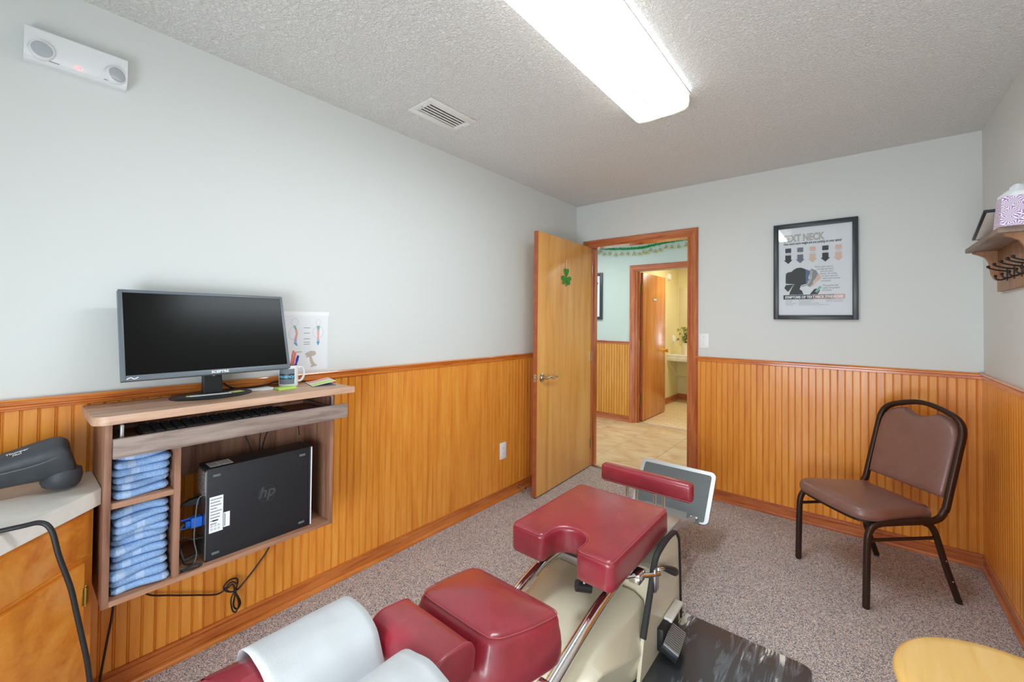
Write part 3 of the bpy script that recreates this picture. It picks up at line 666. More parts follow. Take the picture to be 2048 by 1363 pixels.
# bent head silhouettes fanned out
for k, (mt_, pts) in enumerate((('ink_peach', [(.0238, -.016), (.040, -.0443), (.036, -.06), (.009, -.0817), (-.0035, -.1035), (-.023, -.113), (-.006, -.088), (.009, -.0536)]),
    ('ink_grey', [(-.016, .015), (.0138, -.0006), (.0225, -.0224), (.009, -.0536), (-.0035, -.0723), (-.006, -.088), (-.023, -.11), (-.036, -.1004), (-.016, -.066), (-.0097, -.0255)]),
    ('ink_pale', [(-.021, .0119), (-.006, -.0037), (-.0097, -.0255), (-.0184, -.0474), (-.016, -.066), (-.026, -.0786), (-.031, -.097), (-.0705, -.11), (-.0655, -.097), (-.036, -.091), (-.026, -.0614), (-.022, -.019)]),
    ('ink_blue', [(-.051, .015), (-.021, -.0006), (-.022, -.019), (-.031, -.0474), (-.026, -.0614), (-.033, -.072), (-.036, -.088), (-.0445, -.091), (-.048, -.0037)]),
    ('ink', [(-.160, -.035), (-.1585, -.013), (-.147, -.0037), (-.125, -.0006), (-.115, .012), (-.095, .0238), (-.0705, .0244), (-.051, .015), (-.0445, -.0037), (-.0457, -.035), (-.0445, -.088), (-.0705, -.097), (-.080, -.122), (-.0655, -.135), (-.058, -.160), (-.139, -.160), (-.135, -.141), (-.119, -.1035), (-.108, -.088), (-.160, -.0817)]),
    ('ink', [(-.1585, -.091), (-.110, -.0895), (-.1226, -.1035), (-.137, -.1285), (-.147, -.139), (-.155, -.1285), (-.168, -.113)]),
    ('ink', [(-.023, -.160), (.0014, -.1254), (.0138, -.122), (.0337, -.1347), (.021, -.160)]), ('ink_teal', [(.004, -.144), (.0287, -.1067), (.0436, -.111), (.0188, -.150)]))):
    shape(pts, mt_, pp_, ZP+.00008*k, 'poster_silhouette')
for k, s in enumerate(('When your head is', 'brought forward', 'and the neck', 'bends, the strain', 'on your cervical', 'spine and muscles', 'increases!', '', 'The greater the', 'angle, the greater', 'the strain.')):
    if s: text(s, .0150, 'ink_grey', pp_, (.003, .0176, .035, .036, .0436, .047, .040, 0, .047, .047, .045)[k], .019-.0158*k, ZP, 'LEFT', .86, .0002, name='poster_text')
for k in range(6):
    x0 = -.173+k*.0563; shape([(x0, -.192), (x0+.0563, -.192), (x0+.0563, -.162), (x0, -.162)], ('ink', 'ink', 'ink', 'ink_brown', 'ink_brown', 'ink_pink')[k], pp_, ZP+.0006, 'poster_banner')
text('SYMPTOMS OF TEXT NECK SYNDROME', 0.0235, 'ink_white', pp_, -.004, -.1855, ZP+.0008, 'CENTER', .76, .0011, name='banner_lettering')
for x, L in ((-.160, ('NECK PAIN', 'BACK PAIN', 'MUSCLE SORENESS', 'HEADACHES')), (-.085, ('TINGLING OR NUMBNESS', 'MUSCLE WEAKNESS', 'DECREASED CURVE OF THE SPINE', 'PINCHED NERVE AND LOSS OF THE NECK CURVE')), (.065, ('REDUCED LUNG CAPACITY', 'FORWARD HEAD POSTURE'))):
    for k, s in enumerate(L): text(s, .0085, 'ink_grey', pp_, x, -.202-.0105*k, ZP, 'LEFT', .86, name='poster_small_text')
# switch
sw = thing('light_switch', 'white single light switch beside the door frame', 'light switch', mw=frame((1.152, -.0005, 1.200), (1, 0, 0), (0, 0, 1)))
b = B(); b.box(-.037, .037, -.058, .058, 0, .006, .003); b.obj('switch_plate', 'white_plastic', sw)
b = B(); b.box(-.006, .006, -.013, .013, .006, .008, .001); b.box(-.004, .004, -.002, .011, .006, .014, .001); b.obj('toggle', 'white_plastic', sw)
for y in (-.03, .03):
    b = B(); b.lathe([(.003, .0055), (.0025, .0072)], 8, Matrix.Translation((0, y, 0))); b.obj('screw', 'steel', sw)
# outlet on left wall
ot = thing('wall_outlet', 'white duplex wall outlet in the wainscot left of the door', 'outlet', mw=frame((.0085, -1.068, .362), (0, 1, 0), (0, 0, 1)))
b = B(); b.box(-.037, .037, -.062, .062, 0, .005, .002); b.obj('outlet_plate', 'white_plastic', ot)
for y in (-.02, .02):
    b = B(); b.prism(rrect(-.017, .017, y-.014, y+.014, .01), .005, .0065, 'z'); q = b.obj('receptacle', 'white_plastic', ot)
    b = B(); b.box(-.008, -.006, y-.004, y+.006, .0062, .0068); b.box(.006, .008, y-.004, y+.006, .0062, .0068); b.obj('slots', 'dark_gap', ot)

# ================================================================== hook shelf on right wall
hs = thing('hook_shelf', 'weathered wooden wall shelf with black double coat hooks', 'shelf', (W, -.70, 1.5))
SX = W-.122
b = B(); b.box(SX, W-.001, -1.012, -.385, 1.706, 1.727, .002); b.obj('shelf_board', 'shelf_wood', hs, world=True)
b = B(); b.box(W-.018, W-.001, -.995, -.400, 1.508, 1.706, .002); b.obj('back_board', 'bracket_wood', hs, world=True)
for y in (-.423, -.985):
    P = [(W-.018, 1.706), (SX+.020, 1.706), (SX+.022, 1.698), (SX+.040, 1.690), (SX+.062, 1.676), (SX+.074, 1.652), (SX+.078, 1.620), (SX+.082, 1.590), (SX+.092, 1.568), (W-.018, 1.560)]
    b = B(); b.prism(P, y, y+.018, 'y'); b.obj('bracket', 'bracket_wood', hs, world=True)
for k in range(5):
    y = (-.58, -.69, -.80, -.90, -.975)[k]; b = B(); x0 = W-.018
    b.box(x0-.003, x0, y-.007, y+.007, 1.548, 1.602, .001)
    b.tube([(x0-.003, y, 1.592), (x0-.03, y, 1.598), (x0-.054, y, 1.608), (x0-.058, y, 1.613)], .0033, 8, sm=4); b.ball((x0-.058, y, 1.615), .0065)
    b.tube([(x0-.003, y, 1.560), (x0-.018, y, 1.553), (x0-.032, y, 1.556), (x0-.036, y, 1.568)], .0033, 8, sm=4); b.ball((x0-.036, y, 1.571), .006)
    b.obj('coat_hook', 'iron', hs, world=True)
tb = thing('tissue_box', 'white tissue box with purple fan print on the hook shelf', 'tissue box', (W-.062, -.982, 1.7275), 0)
b = B(); w0, d0, h0 = .058, .052, .115
b.loft([[(-w0, -d0, 0), (w0, -d0, 0), (w0, d0, 0), (-w0, d0, 0)], [(-w0*.86, -d0*.86, h0), (w0*.86, -d0*.86, h0), (w0*.86, d0*.86, h0), (-w0*.86, d0*.86, h0)]]); b.obj('box', 'tissue_print', tb, bevel=.002)
b = B(); rr = random.Random(9); rings = []
for i, (r, z) in enumerate(((.046, h0-.002), (.043, h0+.010), (.034, h0+.024), (.020, h0+.036), (.014, h0+.050))):
    rings.append([Vector((r*math.cos(2*PI*k/20)*(1+.3*rr.uniform(-1, 1)), r*.9*math.sin(2*PI*k/20)*(1+.2*rr.uniform(-1, 1)), z+rr.uniform(-.004, .004))) for k in range(20)])
b.loft(rings); b.obj('tissue', 'paper_white', tb, 80)
bk = thing('leaning_photo_frame', 'dark thin frame leaning against the tissue box on the hook shelf', 'photo frame', (W-.085, -.672, 1.7285))
b = B(); b.box(-.055, .055, -.245, 0, 0.0012, .011, .001, mat=Matrix.Rotation(math.radians(-20), 4, 'X')); b.obj('frame', 'frame_black', bk)
b = B(); b.box(-.045, .045, -.235, -.01, 0, .0012, mat=Matrix.Rotation(math.radians(-20), 4, 'X')); b.obj('backing', 'laminate', bk)

# ================================================================== floating computer desk
dk = thing('wall_desk', 'wood laminate floating computer desk mounted on the left wainscot', 'desk', (.02, -2.9, .44))
DY0, DY1 = -3.300, -2.462
o_ = [(.012, DY0), (.012, DY1), (.297, DY1)] + [(.297-.0, DY0+.05)]
P = [(.012, DY0), (.255, DY0)]
for i in range(1, 7): t = PI/2*i/6; P.append((.257+.040*math.sin(t), DY0+.04-.04*math.cos(t)))
P += [(.297, DY1+.012)]
for i in range(1, 5): t = PI/2*i/4; P.append((.287+.010*math.cos(t), DY1-.010+.010*math.sin(t)))
P += [(.012, DY1)]
b = B(); b.prism(P, 1.010, 1.037, 'z'); b.obj('desk_top', 'desk_top', dk, 30, world=True, bevel=.0015)
PF = .275
b = B(); b.box(.012, PF, -3.270, -3.253, .440, 1.010, .0008); b.obj('side_panel', 'desk_panel', dk, world=True)
b = B(); b.box(.012, PF, -2.552, -2.535, .440, 1.010, .0008); b.obj('side_panel', 'desk_panel', dk, world=True)
b = B(); b.box(.012, PF, -3.253, -2.552, .440, .457, .0008); b.obj('bottom_shelf', 'desk_shelf', dk, world=True)
b = B(); b.box(.020, PF-.004, -3.096, -3.078, .457, .905, .0008); b.obj('divider', 'desk_panel', dk, world=True)
b = B(); b.box(.020, PF-.006, -3.253, -3.096, .740, .758, .0008); b.obj('cubby_shelf', 'desk_shelf', dk, world=True)
b = B(); b.box(.012, .024, -3.253, -2.552, .722, 1.010); b.obj('back_panel', 'desk_panel', dk, world=True)
for y in (-2.735, -2.60):
    b = B(); b.lathe([(.009, .0), (.009, .003), (.005, .006)], 14, Matrix.Translation((.024, y, .845 if y < -2.7 else .875)) @ Matrix.Rotation(PI/2, 4, 'Y') @ Matrix.Diagonal((1 if y < -2.7 else .4,)*3+(1,))); b.obj('bolt_head', 'chrome' if y < -2.7 else 'dark_gap', dk, world=True)
b = B(); b.box(.07, .321, -3.228, -2.574, .941, .950); tr = b.obj('keyboard_tray', 'desk_shelf', dk, world=True)
b = B(); b.box(.322, .338, -3.258, -2.506, .913, .972, .001); b.obj('drawer_front', 'drawer_front', dk, world=True)
for y in (-3.236, -2.566):
    b = B(); b.box(.05, .318, y-.006, y+.006, .936, .962, .001); b.box(.300, .318, y-.004, y+.004, .962, 1.009, .001); b.obj('drawer_slide', 'steel', dk, world=True)
# keyboard
kb = thing('keyboard', 'black computer keyboard lying in the pulled-out desk tray', 'keyboard', (.243, -2.955, .9505))
b = B(); b.loft([[(-.075, t, 0), (.068, t, 0), (.074, t, .006), (.066, t, .014), (-.070, t, .022), (-.075, t, .018)] for t in (-.228, .228)]); b.obj('key_case', 'black_plastic', kb, bevel=.003)
kme = None
for r in range(5):
    for k in range(15):
        x = -.058+.0225*r; y = -.212+.0285*k; z = .0215-.0016*r*1.3
        if r == 4 and 4 <= k <= 8:
            if k > 4: continue
            bb = B(); bb.box(-.009, .009, -.012, .125, 0, .008, .0015, 1); o = bb.obj('key', 'black_plastic', kb); o.location = (x, y, z-.003); continue
        if kme is None:
            bb = B(); bb.box(-.0092, .0092, -.0122, .0122, 0, .009, .002, 1); o = bb.obj('key', 'black_plastic', kb); kme = o.data
        else:
            o = bpy.data.objects.new('key', kme); C.objects.link(o); o.parent = kb
        o.location = (x, y, z-.003)
b = B(); b.box(.20, .318, -2.718, -2.585, .9502, .9522, .0008); mp_ = b.obj('mouse_pad', 'purple_print'); tag(mp_, 'small purple and pink patterned mouse pad in the desk tray', 'mouse pad')
b = B(); rr = random.Random(2)
for k in range(26): 
    x, y = rr.uniform(.205, .312), rr.uniform(-2.72, -2.595); b.poly([(x, y, .9524), (x+.004, y+.003, .9524), (x+.002, y+.016, .9524), (x-.002, y+.012, .9524)])
b.obj('pink_pattern', 'pink', mp_)

# monitor (tilted back)
tilt, yw = .304, .03
n_ = Vector((math.cos(yw), math.sin(yw), 0)); a_ = Vector((-math.sin(yw), math.cos(yw), 0)); b2 = Vector((0, 0, 1))*math.cos(tilt)-n_*math.sin(tilt)
mo = thing('computer_monitor', 'grey framed widescreen monitor on an oval stand, screen dark', 'monitor', (.10, -2.945, 1.0372))
mw_ = frame(Vector((.14, -2.957, 1.285))-Vector((.10, -2.945, 1.0372)), a_, b2)
def mobj(bb, name, mat, par=None, **k):
    o = bb.obj(name, mat, mo, **k); o.matrix_local = mw_; return o
hw, hh = .270, .162
b = B()
for x0, x1, y0, y1 in ((-hw, -hw+.011, -hh, hh), (hw-.011, hw, -hh, hh), (-hw+.011, hw-.011, hh-.011, hh), (-hw+.011, hw-.011, -hh, -hh+.018)): b.box(x0, x1, y0, y1, -.022, .003, .0012)
mobj(b, 'screen_bezel', 'bezel')
b = B(); b.box(-hw+.008, hw-.008, -hh+.012, hh-.008, -.020, .0005); mobj(b, 'screen', 'screen')
b = B(); b.box(-hw+.006, hw-.006, -hh+.006, hh-.006, -.036, -.020, .006); b.box(-.16, .16, -.10, .08, -.056, -.034, .010); mobj(b, 'rear_shell', 'black_plastic')
lt = text('SCEPTRE', .0128, 'ink_white', mo, 0, 0, 0, 'CENTER', 1.15, .0004, mw=mw_ @ Matrix.Translation((.01, -hh+.004, .0034)), name='brand_lettering')
b = B(); b.tube([(-.258, -.157, .0036), (-.247, -.152, .0036), (-.238, -.157, .0036), (-.228, -.152, .0036)], .0016, 6, sm=5); mobj(b, 'logo_mark', 'ink_white')
b = B(); el = lambda rx, ry, z: [(rx*math.cos(2*PI*k/40), ry*math.sin(2*PI*k/40), z) for k in range(40)]
b.loft([el(.100, .135, 0), el(.102, .137, .003), el(.096, .131, .008), el(.05, .07, .011)]); b.obj('stand_base', 'black_plastic', mo)
b = B(); b.loft([[(-.022, -.033, .008), (.006, -.033, .008), (.006, .033, .008), (-.022, .033, .008)], [(-.034, -.030, .12), (-.008, -.030, .12), (-.008, .030, .12), (-.034, .030, .12)], [(-.05, -.030, .20), (-.02, -.030, .20), (-.02, .030, .20), (-.05, .030, .20)]]); nk = b.obj('stand_neck', 'black_plastic', mo, bevel=.003)
b = B(); b.lathe([(.008, 0), (.010, .003), (.010, .006), (.007, .008)], 16, Matrix.Translation((.0005, .0, .088)) @ Matrix.Rotation(PI/2-.12, 4, 'Y') @ Matrix.Diagonal((1.3, .8, 1, 1))); b.obj('neck_badge', 'chrome', mo)
# papers on the stand base
nt_ = thing('yellow_note_strip', 'yellow and white note strips lying on the monitor stand', 'note', (.155, -2.955, 1.0485))
b = B(); b.box(-.012, .012, -.075, .055, 0, .0012, mat=Matrix.Rotation(-.10, 4, 'Z')); b.obj('white_strip', 'paper_white', nt_)
b = B(); b.box(-.022, .004, -.085, .01, -.0011, -.0001, mat=Matrix.Rotation(-.16, 4, 'Z')); b.obj('yellow_strip', 'note_yellow', nt_)
b = B(); b.box(-.024, .012, .06, .102, -.0004, .0006, mat=Matrix.Rotation(.1, 4, 'Z')); b.obj('yellow_square', 'note_yellow', nt_)
# mug with pens
mg = thing('mug', 'white mug with a dark printed panel reading vacancy, holding pens', 'mug', (.082, -2.652, 1.0372), math.radians(8))
b = B(); b.lathe([(.036, 0), (.039, .003), (.039, .092), (.0385, .095), (.036, .095), (.0355, .09), (.0355, .008), (.001, .006)], 36); b.obj('mug_body', 'mug_white', mg)
b = B(); b.tube([(.0, .036, .078), (.0, .058, .082), (.0, .072, .064), (.0, .070, .036), (.0, .056, .020), (.0, .037, .022)], .0052, 10, sm=6); b.obj('mug_handle', 'mug_white', mg)
def curved(mat, name, a0, a1, z0, z1, r, n=16):
    bb = B(); bb.loft([[(r*math.cos(a0+(a1-a0)*k/n), r*math.sin(a0+(a1-a0)*k/n), z) for k in range(n+1)] for z in (z0, z1)], closed=False); return bb.obj(name, mat, mg)
A0, A1 = math.radians(-96), math.radians(6)
curved('ink_slate', 'printed_panel', A0, A1, .014, .082, .0393); curved('frame_black', 'printed_band', A0, A1, .036, .060, .0395)
# bend the lettering around the mug
q = text('vacancy', .0195, 'aqua_print', mg, 0, 0, 0, 'CENTER', 1.15, .0006); q.matrix_local = Matrix.Identity(4)
for vtx in q.data.vertices:
    a = math.radians(-46)+vtx.co.x*1.15/.0398; z = vtx.co.y
    vtx.co = Vector((.0398*math.cos(a), .0398*math.sin(a), .0425+z))
random.seed(11)
for k, (mt_, ax, ay, L) in enumerate((('orange', -.4, -.5, .15), ('orange', .1, -.6, .145), ('pink', -.1, .2, .15), ('pen_blue', .55, .35, .13), ('pink', -.4, .4, .14))):
    d = Vector((ax*.18, ay*.25+.12, 1)).normalized(); p0 = Vector((ax*.03-d.x*.02, -.012+k*.005, .012))
    b = B(); b.tube([p0, p0+d*L*.8, p0+d*L*.83, p0+d*L], [.0048, .0048, .0058, .0045], 10); tag(b.obj('pen', mt_, None), ('yellow orange pen leaning left in the mug', 'orange marker in the mug', 'pink marker in the mug', 'dark blue pen leaning right in the mug', 'pink pen at the back of the mug')[k], 'pen', 'pens in the mug').location = mg.location
b = B(); b.box(-.024, .024, -.038, .038, 0, .008, .001, mat=Matrix.Rotation(.05, 4, 'Z')); o = tag(b.obj('sticky_note_pad', 'note_green'), 'lime green sticky note pad in front of the mug', 'note pad'); o.location = (.150, -2.692, 1.0372)
b = B()
for k in range(4): b.box(-.025+k*.001, .025+k*.001, -.043, .043, .0022*k, .0022*k+.0019, mat=Matrix.Rotation(.06*(k-1.5), 4, 'Z'))
o = tag(b.obj('card_stack', 'paper_white'), 'small stack of white cards left of the sticky notes', 'cards'); o.location = (.100, -2.775, 1.0372)
br_ = thing('brochure', 'open green and white brochure at the right end of the desk', 'brochure', (.125, -2.525, 1.0372), math.radians(-12))
b = B(); b.box(-.07, .07, -.05, .05, 0, .002); b.obj('back_cover', 'ink_slate', br_)
b = B(); b.box(-.07, .07, 0, .10, 0, .0015, mat=Matrix.Translation((0, -.05, .002)) @ Matrix.Rotation(.17, 4, 'X')); b.obj('front_cover', 'paper_white', br_)
b = B(); b.box(-.068, -.01, .004, .096, .0015, .0019, mat=Matrix.Translation((0, -.05, .002)) @ Matrix.Rotation(.17, 4, 'X')); b.obj('peach_print', 'ink_pink', br_)
b = B(); b.box(.012, .062, .004, .096, .0015, .0019, mat=Matrix.Translation((0, -.05, .002)) @ Matrix.Rotation(.17, 4, 'X')); b.obj('green_print', 'note_green', br_)
# anatomy sheet on the wall
an = thing('anatomy_sheet', 'pale paper with coloured spine diagrams taped to the wall by the mug', 'paper sheet', mw=frame((.0012, -2.54, 1.232), (0, 1, 0), (0, 0, 1)))
b = B(); b.box(-.108, .108, -.142, .142, 0, .0006); sh_ = b.obj('sheet', 'paper_white', an)
b = B(); b.box(-.112, .112, .128, .146, .0007, .0009); b.obj('tape_strip', 'white_plastic', an)
def ring(cx, cy, rx, ry, w_, mt_, par, n=18, z=.0009):
    bb = B(); vi = [[(cx+(rx+s)*math.cos(2*PI*k/n), cy+(ry+s)*math.sin(2*PI*k/n), z) for k in range(n)] for s in (0, w_)]
    bb.loft(vi, cap=False); return bb.obj('printed_outline', mt_, par)
ring(-.055, .095, .016, .017, .0010, 'ink_pale', an); ring(.058, .093, .011, .016, .0010, 'ink_pale', an)
ring(-.062, .040, .018, .028, .0012, 'ink_pale', an); ring(.058, .045, .026, .028, .0012, 'ink_pale', an)
for pts, mt_ in (([(-.062, .078), (-.052, .078), (-.044, .060), (-.054, .060)], 'ink_teal'), ([(-.054, .060), (-.044, .060), (-.040, .040), (-.044, .015), (-.056, .015), (-.05, .04)], 'ink_pink'), ([(-.056, .015), (-.044, .015), (-.046, -.005), (-.058, -.005)], 'ink_lilac'), ([(-.060, -.005), (-.044, -.005), (-.040, -.022)], 'ink_cyan'),
                 ([(.050, .076), (.066, .076), (.064, .058), (.052, .058)], 'ink_teal'), ([(.052, .058), (.064, .058), (.062, .012), (.054, .012)], 'ink_pink'), ([(.052, .012), (.064, .012), (.064, -.002), (.052, -.002)], 'ink_lilac'), ([(.050, -.002), (.066, -.002), (.058, -.022)], 'ink_cyan'),
                 ([(.0, -.055), (.022, -.045), (.044, -.048), (.05, -.062), (.036, -.072), (.026, -.070), (.036, -.10), (.046, -.112), (.03, -.118), (.022, -.105), (.016, -.075), (-.002, -.078), (.004, -.068), (-.006, -.062)], 'bone_print'), ([(.022, -.118), (.052, -.112), (.054, -.120), (.024, -.126)], 'ink_pale')):
    shape(pts, mt_, an, .0009, 'printed_bone')
for y in (.066, .040, .012, -.004, -.014): shape([(-.012, y), (.018, y), (.018, y+.0028), (-.012, y+.0028)], 'ink_grey', an, .0009, 'printed_caption')
shape([(-.06, -.050), (-.02, -.050), (-.02, -.047), (-.06, -.047)], 'ink_grey', an, .0009, 'printed_caption')

# computer tower on the lower shelf
tw = thing('computer_tower', 'black slim desktop computer standing on edge in the desk', 'computer', (.18, -2.81, .4572))
b = B(); b.box(.140, .250, -2.995, -2.632, .4572, .792, .002); b.obj('case', 'tower_black', tw, world=True)
b = B(); b.box(.138, .252, -2.632, -2.618, .4575, .794, .004); b.obj('front_bezel', 'black_plastic', tw, world=True)
b = B(); b.box(.247, .2535, -2.624, -2.619, .460, .792, .001); b.obj('bezel_edge', 'paper_white', tw, world=True)
b = B(); b.box(.146, .244, -2.9985, -2.995, .462, .786); b.obj('rear_plate', 'steel', tw, world=True)
b = B(); b.box(.150, .240, -2.9995, -2.9985, .69, .780); b.obj('rear_mesh', 'vent_mesh', tw, world=True)
for k in range(6):
    b = B(); b.box(.155, .235, -2.9995, -2.9984, .478+.010*k, .4815+.010*k); b.obj('rear_slot', 'dark_gap', tw, world=True)
for y, z in ((-2.967, .765), (-2.660, .765), (-2.967, .482), (-2.660, .482)):
    b = B(); b.box(.250, .2535, y-.012, y+.012, z-.0045, z+.0045, .001); b.obj('rubber_foot', 'ribbed_rubber', tw, world=True)
Tm = frame((.2502-.18, -2.81+2.81, .63-.4572), (0, 1, 0), (0, 0, 1))
b = B(); b.lathe([(.033, 0), (.033, .0008), (.0315, .0012), (.031, .0004)], 40, Tm @ Matrix.Translation((.015, .015, 0))); b.obj('logo_disc', 'black_plastic', tw)
ring(.015, .015, .031, .031, .0012, 'logo_grey', tw, 40, .0015).matrix_local = Tm
text('hp', .060, 'logo_grey', tw, 0, 0, 0, 'CENTER', 1.0, .0012, mw=Tm @ Matrix.Translation((.013, .003, .0012)), shear=.25, name='logo_lettering')
def tlabel(x0, x1, y0, y1, mw):
    bb = B(); bb.box(x0, x1, y0, y1, 0, .0005); o = bb.obj('paper_label', 'paper_white', tw); o.matrix_local = mw; return o
tl_ = tlabel(-.178, -.135, -.072, .058, Tm)
for k in range(9):
    wv_ = (.036, .03, .034, .02, .036, .03, .03, .016, .02)[k]; shape([(-.175, .050-.011*k), (-.175+wv_, .050-.011*k), (-.175+wv_, .046-.011*k), (-.175, .046-.011*k)], 'ink_grey', tl_, .0008, 'label_print')
shape([(-.168, -.032), (-.150, -.032), (-.150, -.027), (-.168, -.027)], 'ink', tl_, .0008, 'label_barcode')
for k in range(6): ring(-.17+.011*(k % 3), -.048-.012*(k//3), .0025, .0025, .001, 'ink', tl_, 8, .0008)
t2 = tlabel(-.133, -.113, -.064, -.010, Tm); shape([(-.131, -.06), (-.127, -.06), (-.127, -.014), (-.131, -.014)], 'ink_grey', t2, .0008, 'label_print')
Tt = frame((.2-.18, 0, .7925-.4572), (0, 1, 0), (-1, 0, 0))
t3 = tlabel(-.172, -.135, -.03, .03, Tt); t4 = tlabel(-.133, -.098, -.03, .03, Tt)
for tt, x in ((t3, -.17), (t4, -.13)):
    for k in range(4): shape([(x, .02-.012*k), (x+.026, .02-.012*k), (x+.026, .016-.012*k), (x, .016-.012*k)], 'ink_grey', tt, .0008, 'label_print')
# plugs and leads behind the tower
def cable(name, pts, r, label, mat='cable', sm=8, cat='cable'):
    bb = B(); bb.tube(pts, r, 8, sm=sm); return tag(bb.obj(name, mat, None, 60), label, cat)
vg = thing('monitor_cable', 'blue monitor plug with grey lead in the back of the tower', 'cable', (.2, -3.02, .60))
b = B(); b.box(.188, .218, -3.034, -2.9997, .582, .618, .003); b.box(.19, .216, -3.050, -3.034, .590, .610, .003); b.obj('plug', 'vga_blue', vg, world=True)
for dz in (-.012, .012):
    b = B(); b.tube([(.203, -3.062, .60+dz*1.3), (.203, -3.034, .60+dz*1.3)], .0032, 8); b.obj('thumb_screw', 'vga_blue', vg, world=True)
b = B(); b.tube([(.203, -3.05, .60), (.205, -3.064, .585), (.207, -3.066, .54), (.204, -3.056, .49), (.195, -3.045, .467), (.18, -3.022, .4630), (.172, -3.010, .4630)], .004, 8, sm=8); b.obj('lead', 'ribbed_rubber', vg, world=True)
pw = thing('power_cable', 'black power plug and looping lead behind the tower', 'cable', (.2, -3.02, .68))
b = B(); b.loft([[(.158, -2.9997, .650), (.183, -2.9997, .650), (.183, -2.9997, .676), (.158, -2.9997, .676)], [(.160, -3.028, .652), (.181, -3.028, .652), (.181, -3.028, .674), (.160, -3.028, .674)], [(.166, -3.052, .654), (.175, -3.052, .654), (.175, -3.052, .664), (.166, -3.052, .664)]]); b.obj('plug', 'black_plastic', pw, world=True, bevel=.002)
b = B(); b.tube([(.171, -3.050, .659), (.171, -3.066, .640), (.170, -3.069, .60), (.166, -3.066, .55), (.160, -3.060, .50), (.145, -3.052, .468), (.12, -3.045, .4635), (.07, -3.03, .4635)], .0042, 8, sm=8); b.obj('lead', 'cable', pw, world=True)
cable('usb_cable', [(.228, -2.9998, .545), (.229, -3.03, .548), (.230, -3.062, .565), (.231, -3.068, .53), (.228, -3.058, .48), (.225, -3.045, .4640), (.222, -3.020, .4610)], .0026, 'thin black lead drooping lowest behind the tower')
cable('audio_cable', [(.238, -2.9998, .70), (.242, -3.02, .69), (.243, -3.028, .62), (.244, -3.030, .55), (.243, -3.022, .50), (.243, -3.030, .468), (.244, -3.050, .4600), (.238, -3.070, .4600)], .0018, 'thin grey lead crossing in front of the blue plug', 'ribbed_rubber')
cable('floor_lead_bundle', [(.256, -3.070, .4612), (.266, -3.045, .4612), (.262, -3.012, .463), (.256, -3.022, .468), (.259, -3.05, .470), (.266, -3.068, .466)], .0034, 'black lead coiled on the desk bottom shelf beside the divider')
for k, (y0, y1) in enumerate(((-2.835, -2.790), (-2.735, -2.762), (-2.690, -2.755))):
    cable('back_cable', [(.030+.009*k, y0, .92), (.032+.009*k, y0*.6+y1*.4, .865), (.06+.009*k, y1, .775), (.09+.009*k, y1, .7)], .0028, ('leftmost black cable running down the desk back panel', 'middle black cable crossing the desk back panel', 'slanting black cable right of the chrome bolt')[k])
cable('back_cable', [(.030, -2.605, .92), (.034, -2.600, .88), (.032, -2.585, .85), (.06, -2.59, .80)], .002, 'thin kinked cable near the right end of the desk back panel')
cable('stand_cable', [(.020, -2.90, 1.09), (.020, -2.875, 1.06), (.0215, -2.84, 1.0425), (.035, -2.795, 1.0415), (.04, -2.72, 1.05), (.03, -2.68, 1.055), (.03, -2.55, 1.045)], .0032, 'black cable lying along the back of the desk top behind the cards')
# hanging cable under the desk with a tied loop
_hc = cable('hanging_cable', [(.05, -2.70, .438), (.04, -2.702, .33), (.032, -2.745, .262), (.03, -2.80, .205), (.03, -2.828, .185), (.036, -2.862, .20), (.034, -2.875, .225), (.034, -2.850, .243), (.036, -2.825, .232), (.04, -2.832, .19), (.04, -2.840, .135), (.042, -2.826, .112), (.042, -2.815, .135), (.045, -2.836, .19), (.045, -2.845, .225), (.036, -2.868, .212), (.03, -2.90, .204), (.03, -2.97, .236), (.03, -3.05, .275), (.03, -3.12, .315), (.05, -3.16, .40), (.06, -3.17, .438)], .0034, 'black cable with a tied knot hanging below the desk', sm=8)
_kl = cable('knot_loop', [(.05, -2.835, .20), (.05, -2.852, .17), (.05, -2.846, .12), (.05, -2.832, .108), (.05, -2.824, .14), (.052, -2.838, .19), (.052, -2.860, .205), (.05, -2.872, .225), (.05, -2.85, .24), (.05, -2.83, .22)], .003, 'x')
for k_ in ('label', 'category'): del _kl[k_]
_kl.parent = _hc
cable('floor_cable', [(.03, -3.205, .44), (.03, -3.212, .30), (.032, -3.228, .18), (.034, -3.24, .08), (.06, -3.245, .012), (.14, -3.19, .005), (.24, -3.14, .005), (.30, -3.24, .005)], .0036, 'black cable dropping from the desk to the floor beside the cabinet')

# towels
def towel(w_, d_, h, seed, sh=0):
    rr = random.Random(seed); bm = B(); n = 14; nx = 9; rings = []
    # cross-section in x-z: folded slab with a rounded front fold, lofted along y
    sec = []
    for k in range(7): t = -PI/2+PI*k/6; sec.append((d_-h*.5+h*.5*math.cos(t), h*.5+h*.5*math.sin(t)))
    sec += [(d_*.6, h*1.0), (d_*.3, h), (0, h*.9), (0, h*.1), (d_*.3, 0), (d_*.6, 0)]
    o1, o2 = rr.uniform(0, 9), rr.uniform(0, 9)
    for i in range(n+1):
        t = i/n; y = -w_/2+w_*t; e = min(t, 1-t)*n; sq = 1 if e >= 1.2 else (.55+.45*(e/1.2)**.6)
        dd = .008*math.sin(t*5+o1)+.005*noise.noise((t*3, o2, 0)); zz = .0035*math.sin(t*4.2+sh)
        rings.append([Vector((x+(dd if x > d_*.4 else 0)-(1-sq)*.02*(1 if x > d_*.7 else 0), y, h*.5+(z-h*.5)*sq+zz+.0006*noise.noise((x*60, y*60, o1)))) for x, z in sec])
    bm.loft(rings); return bm
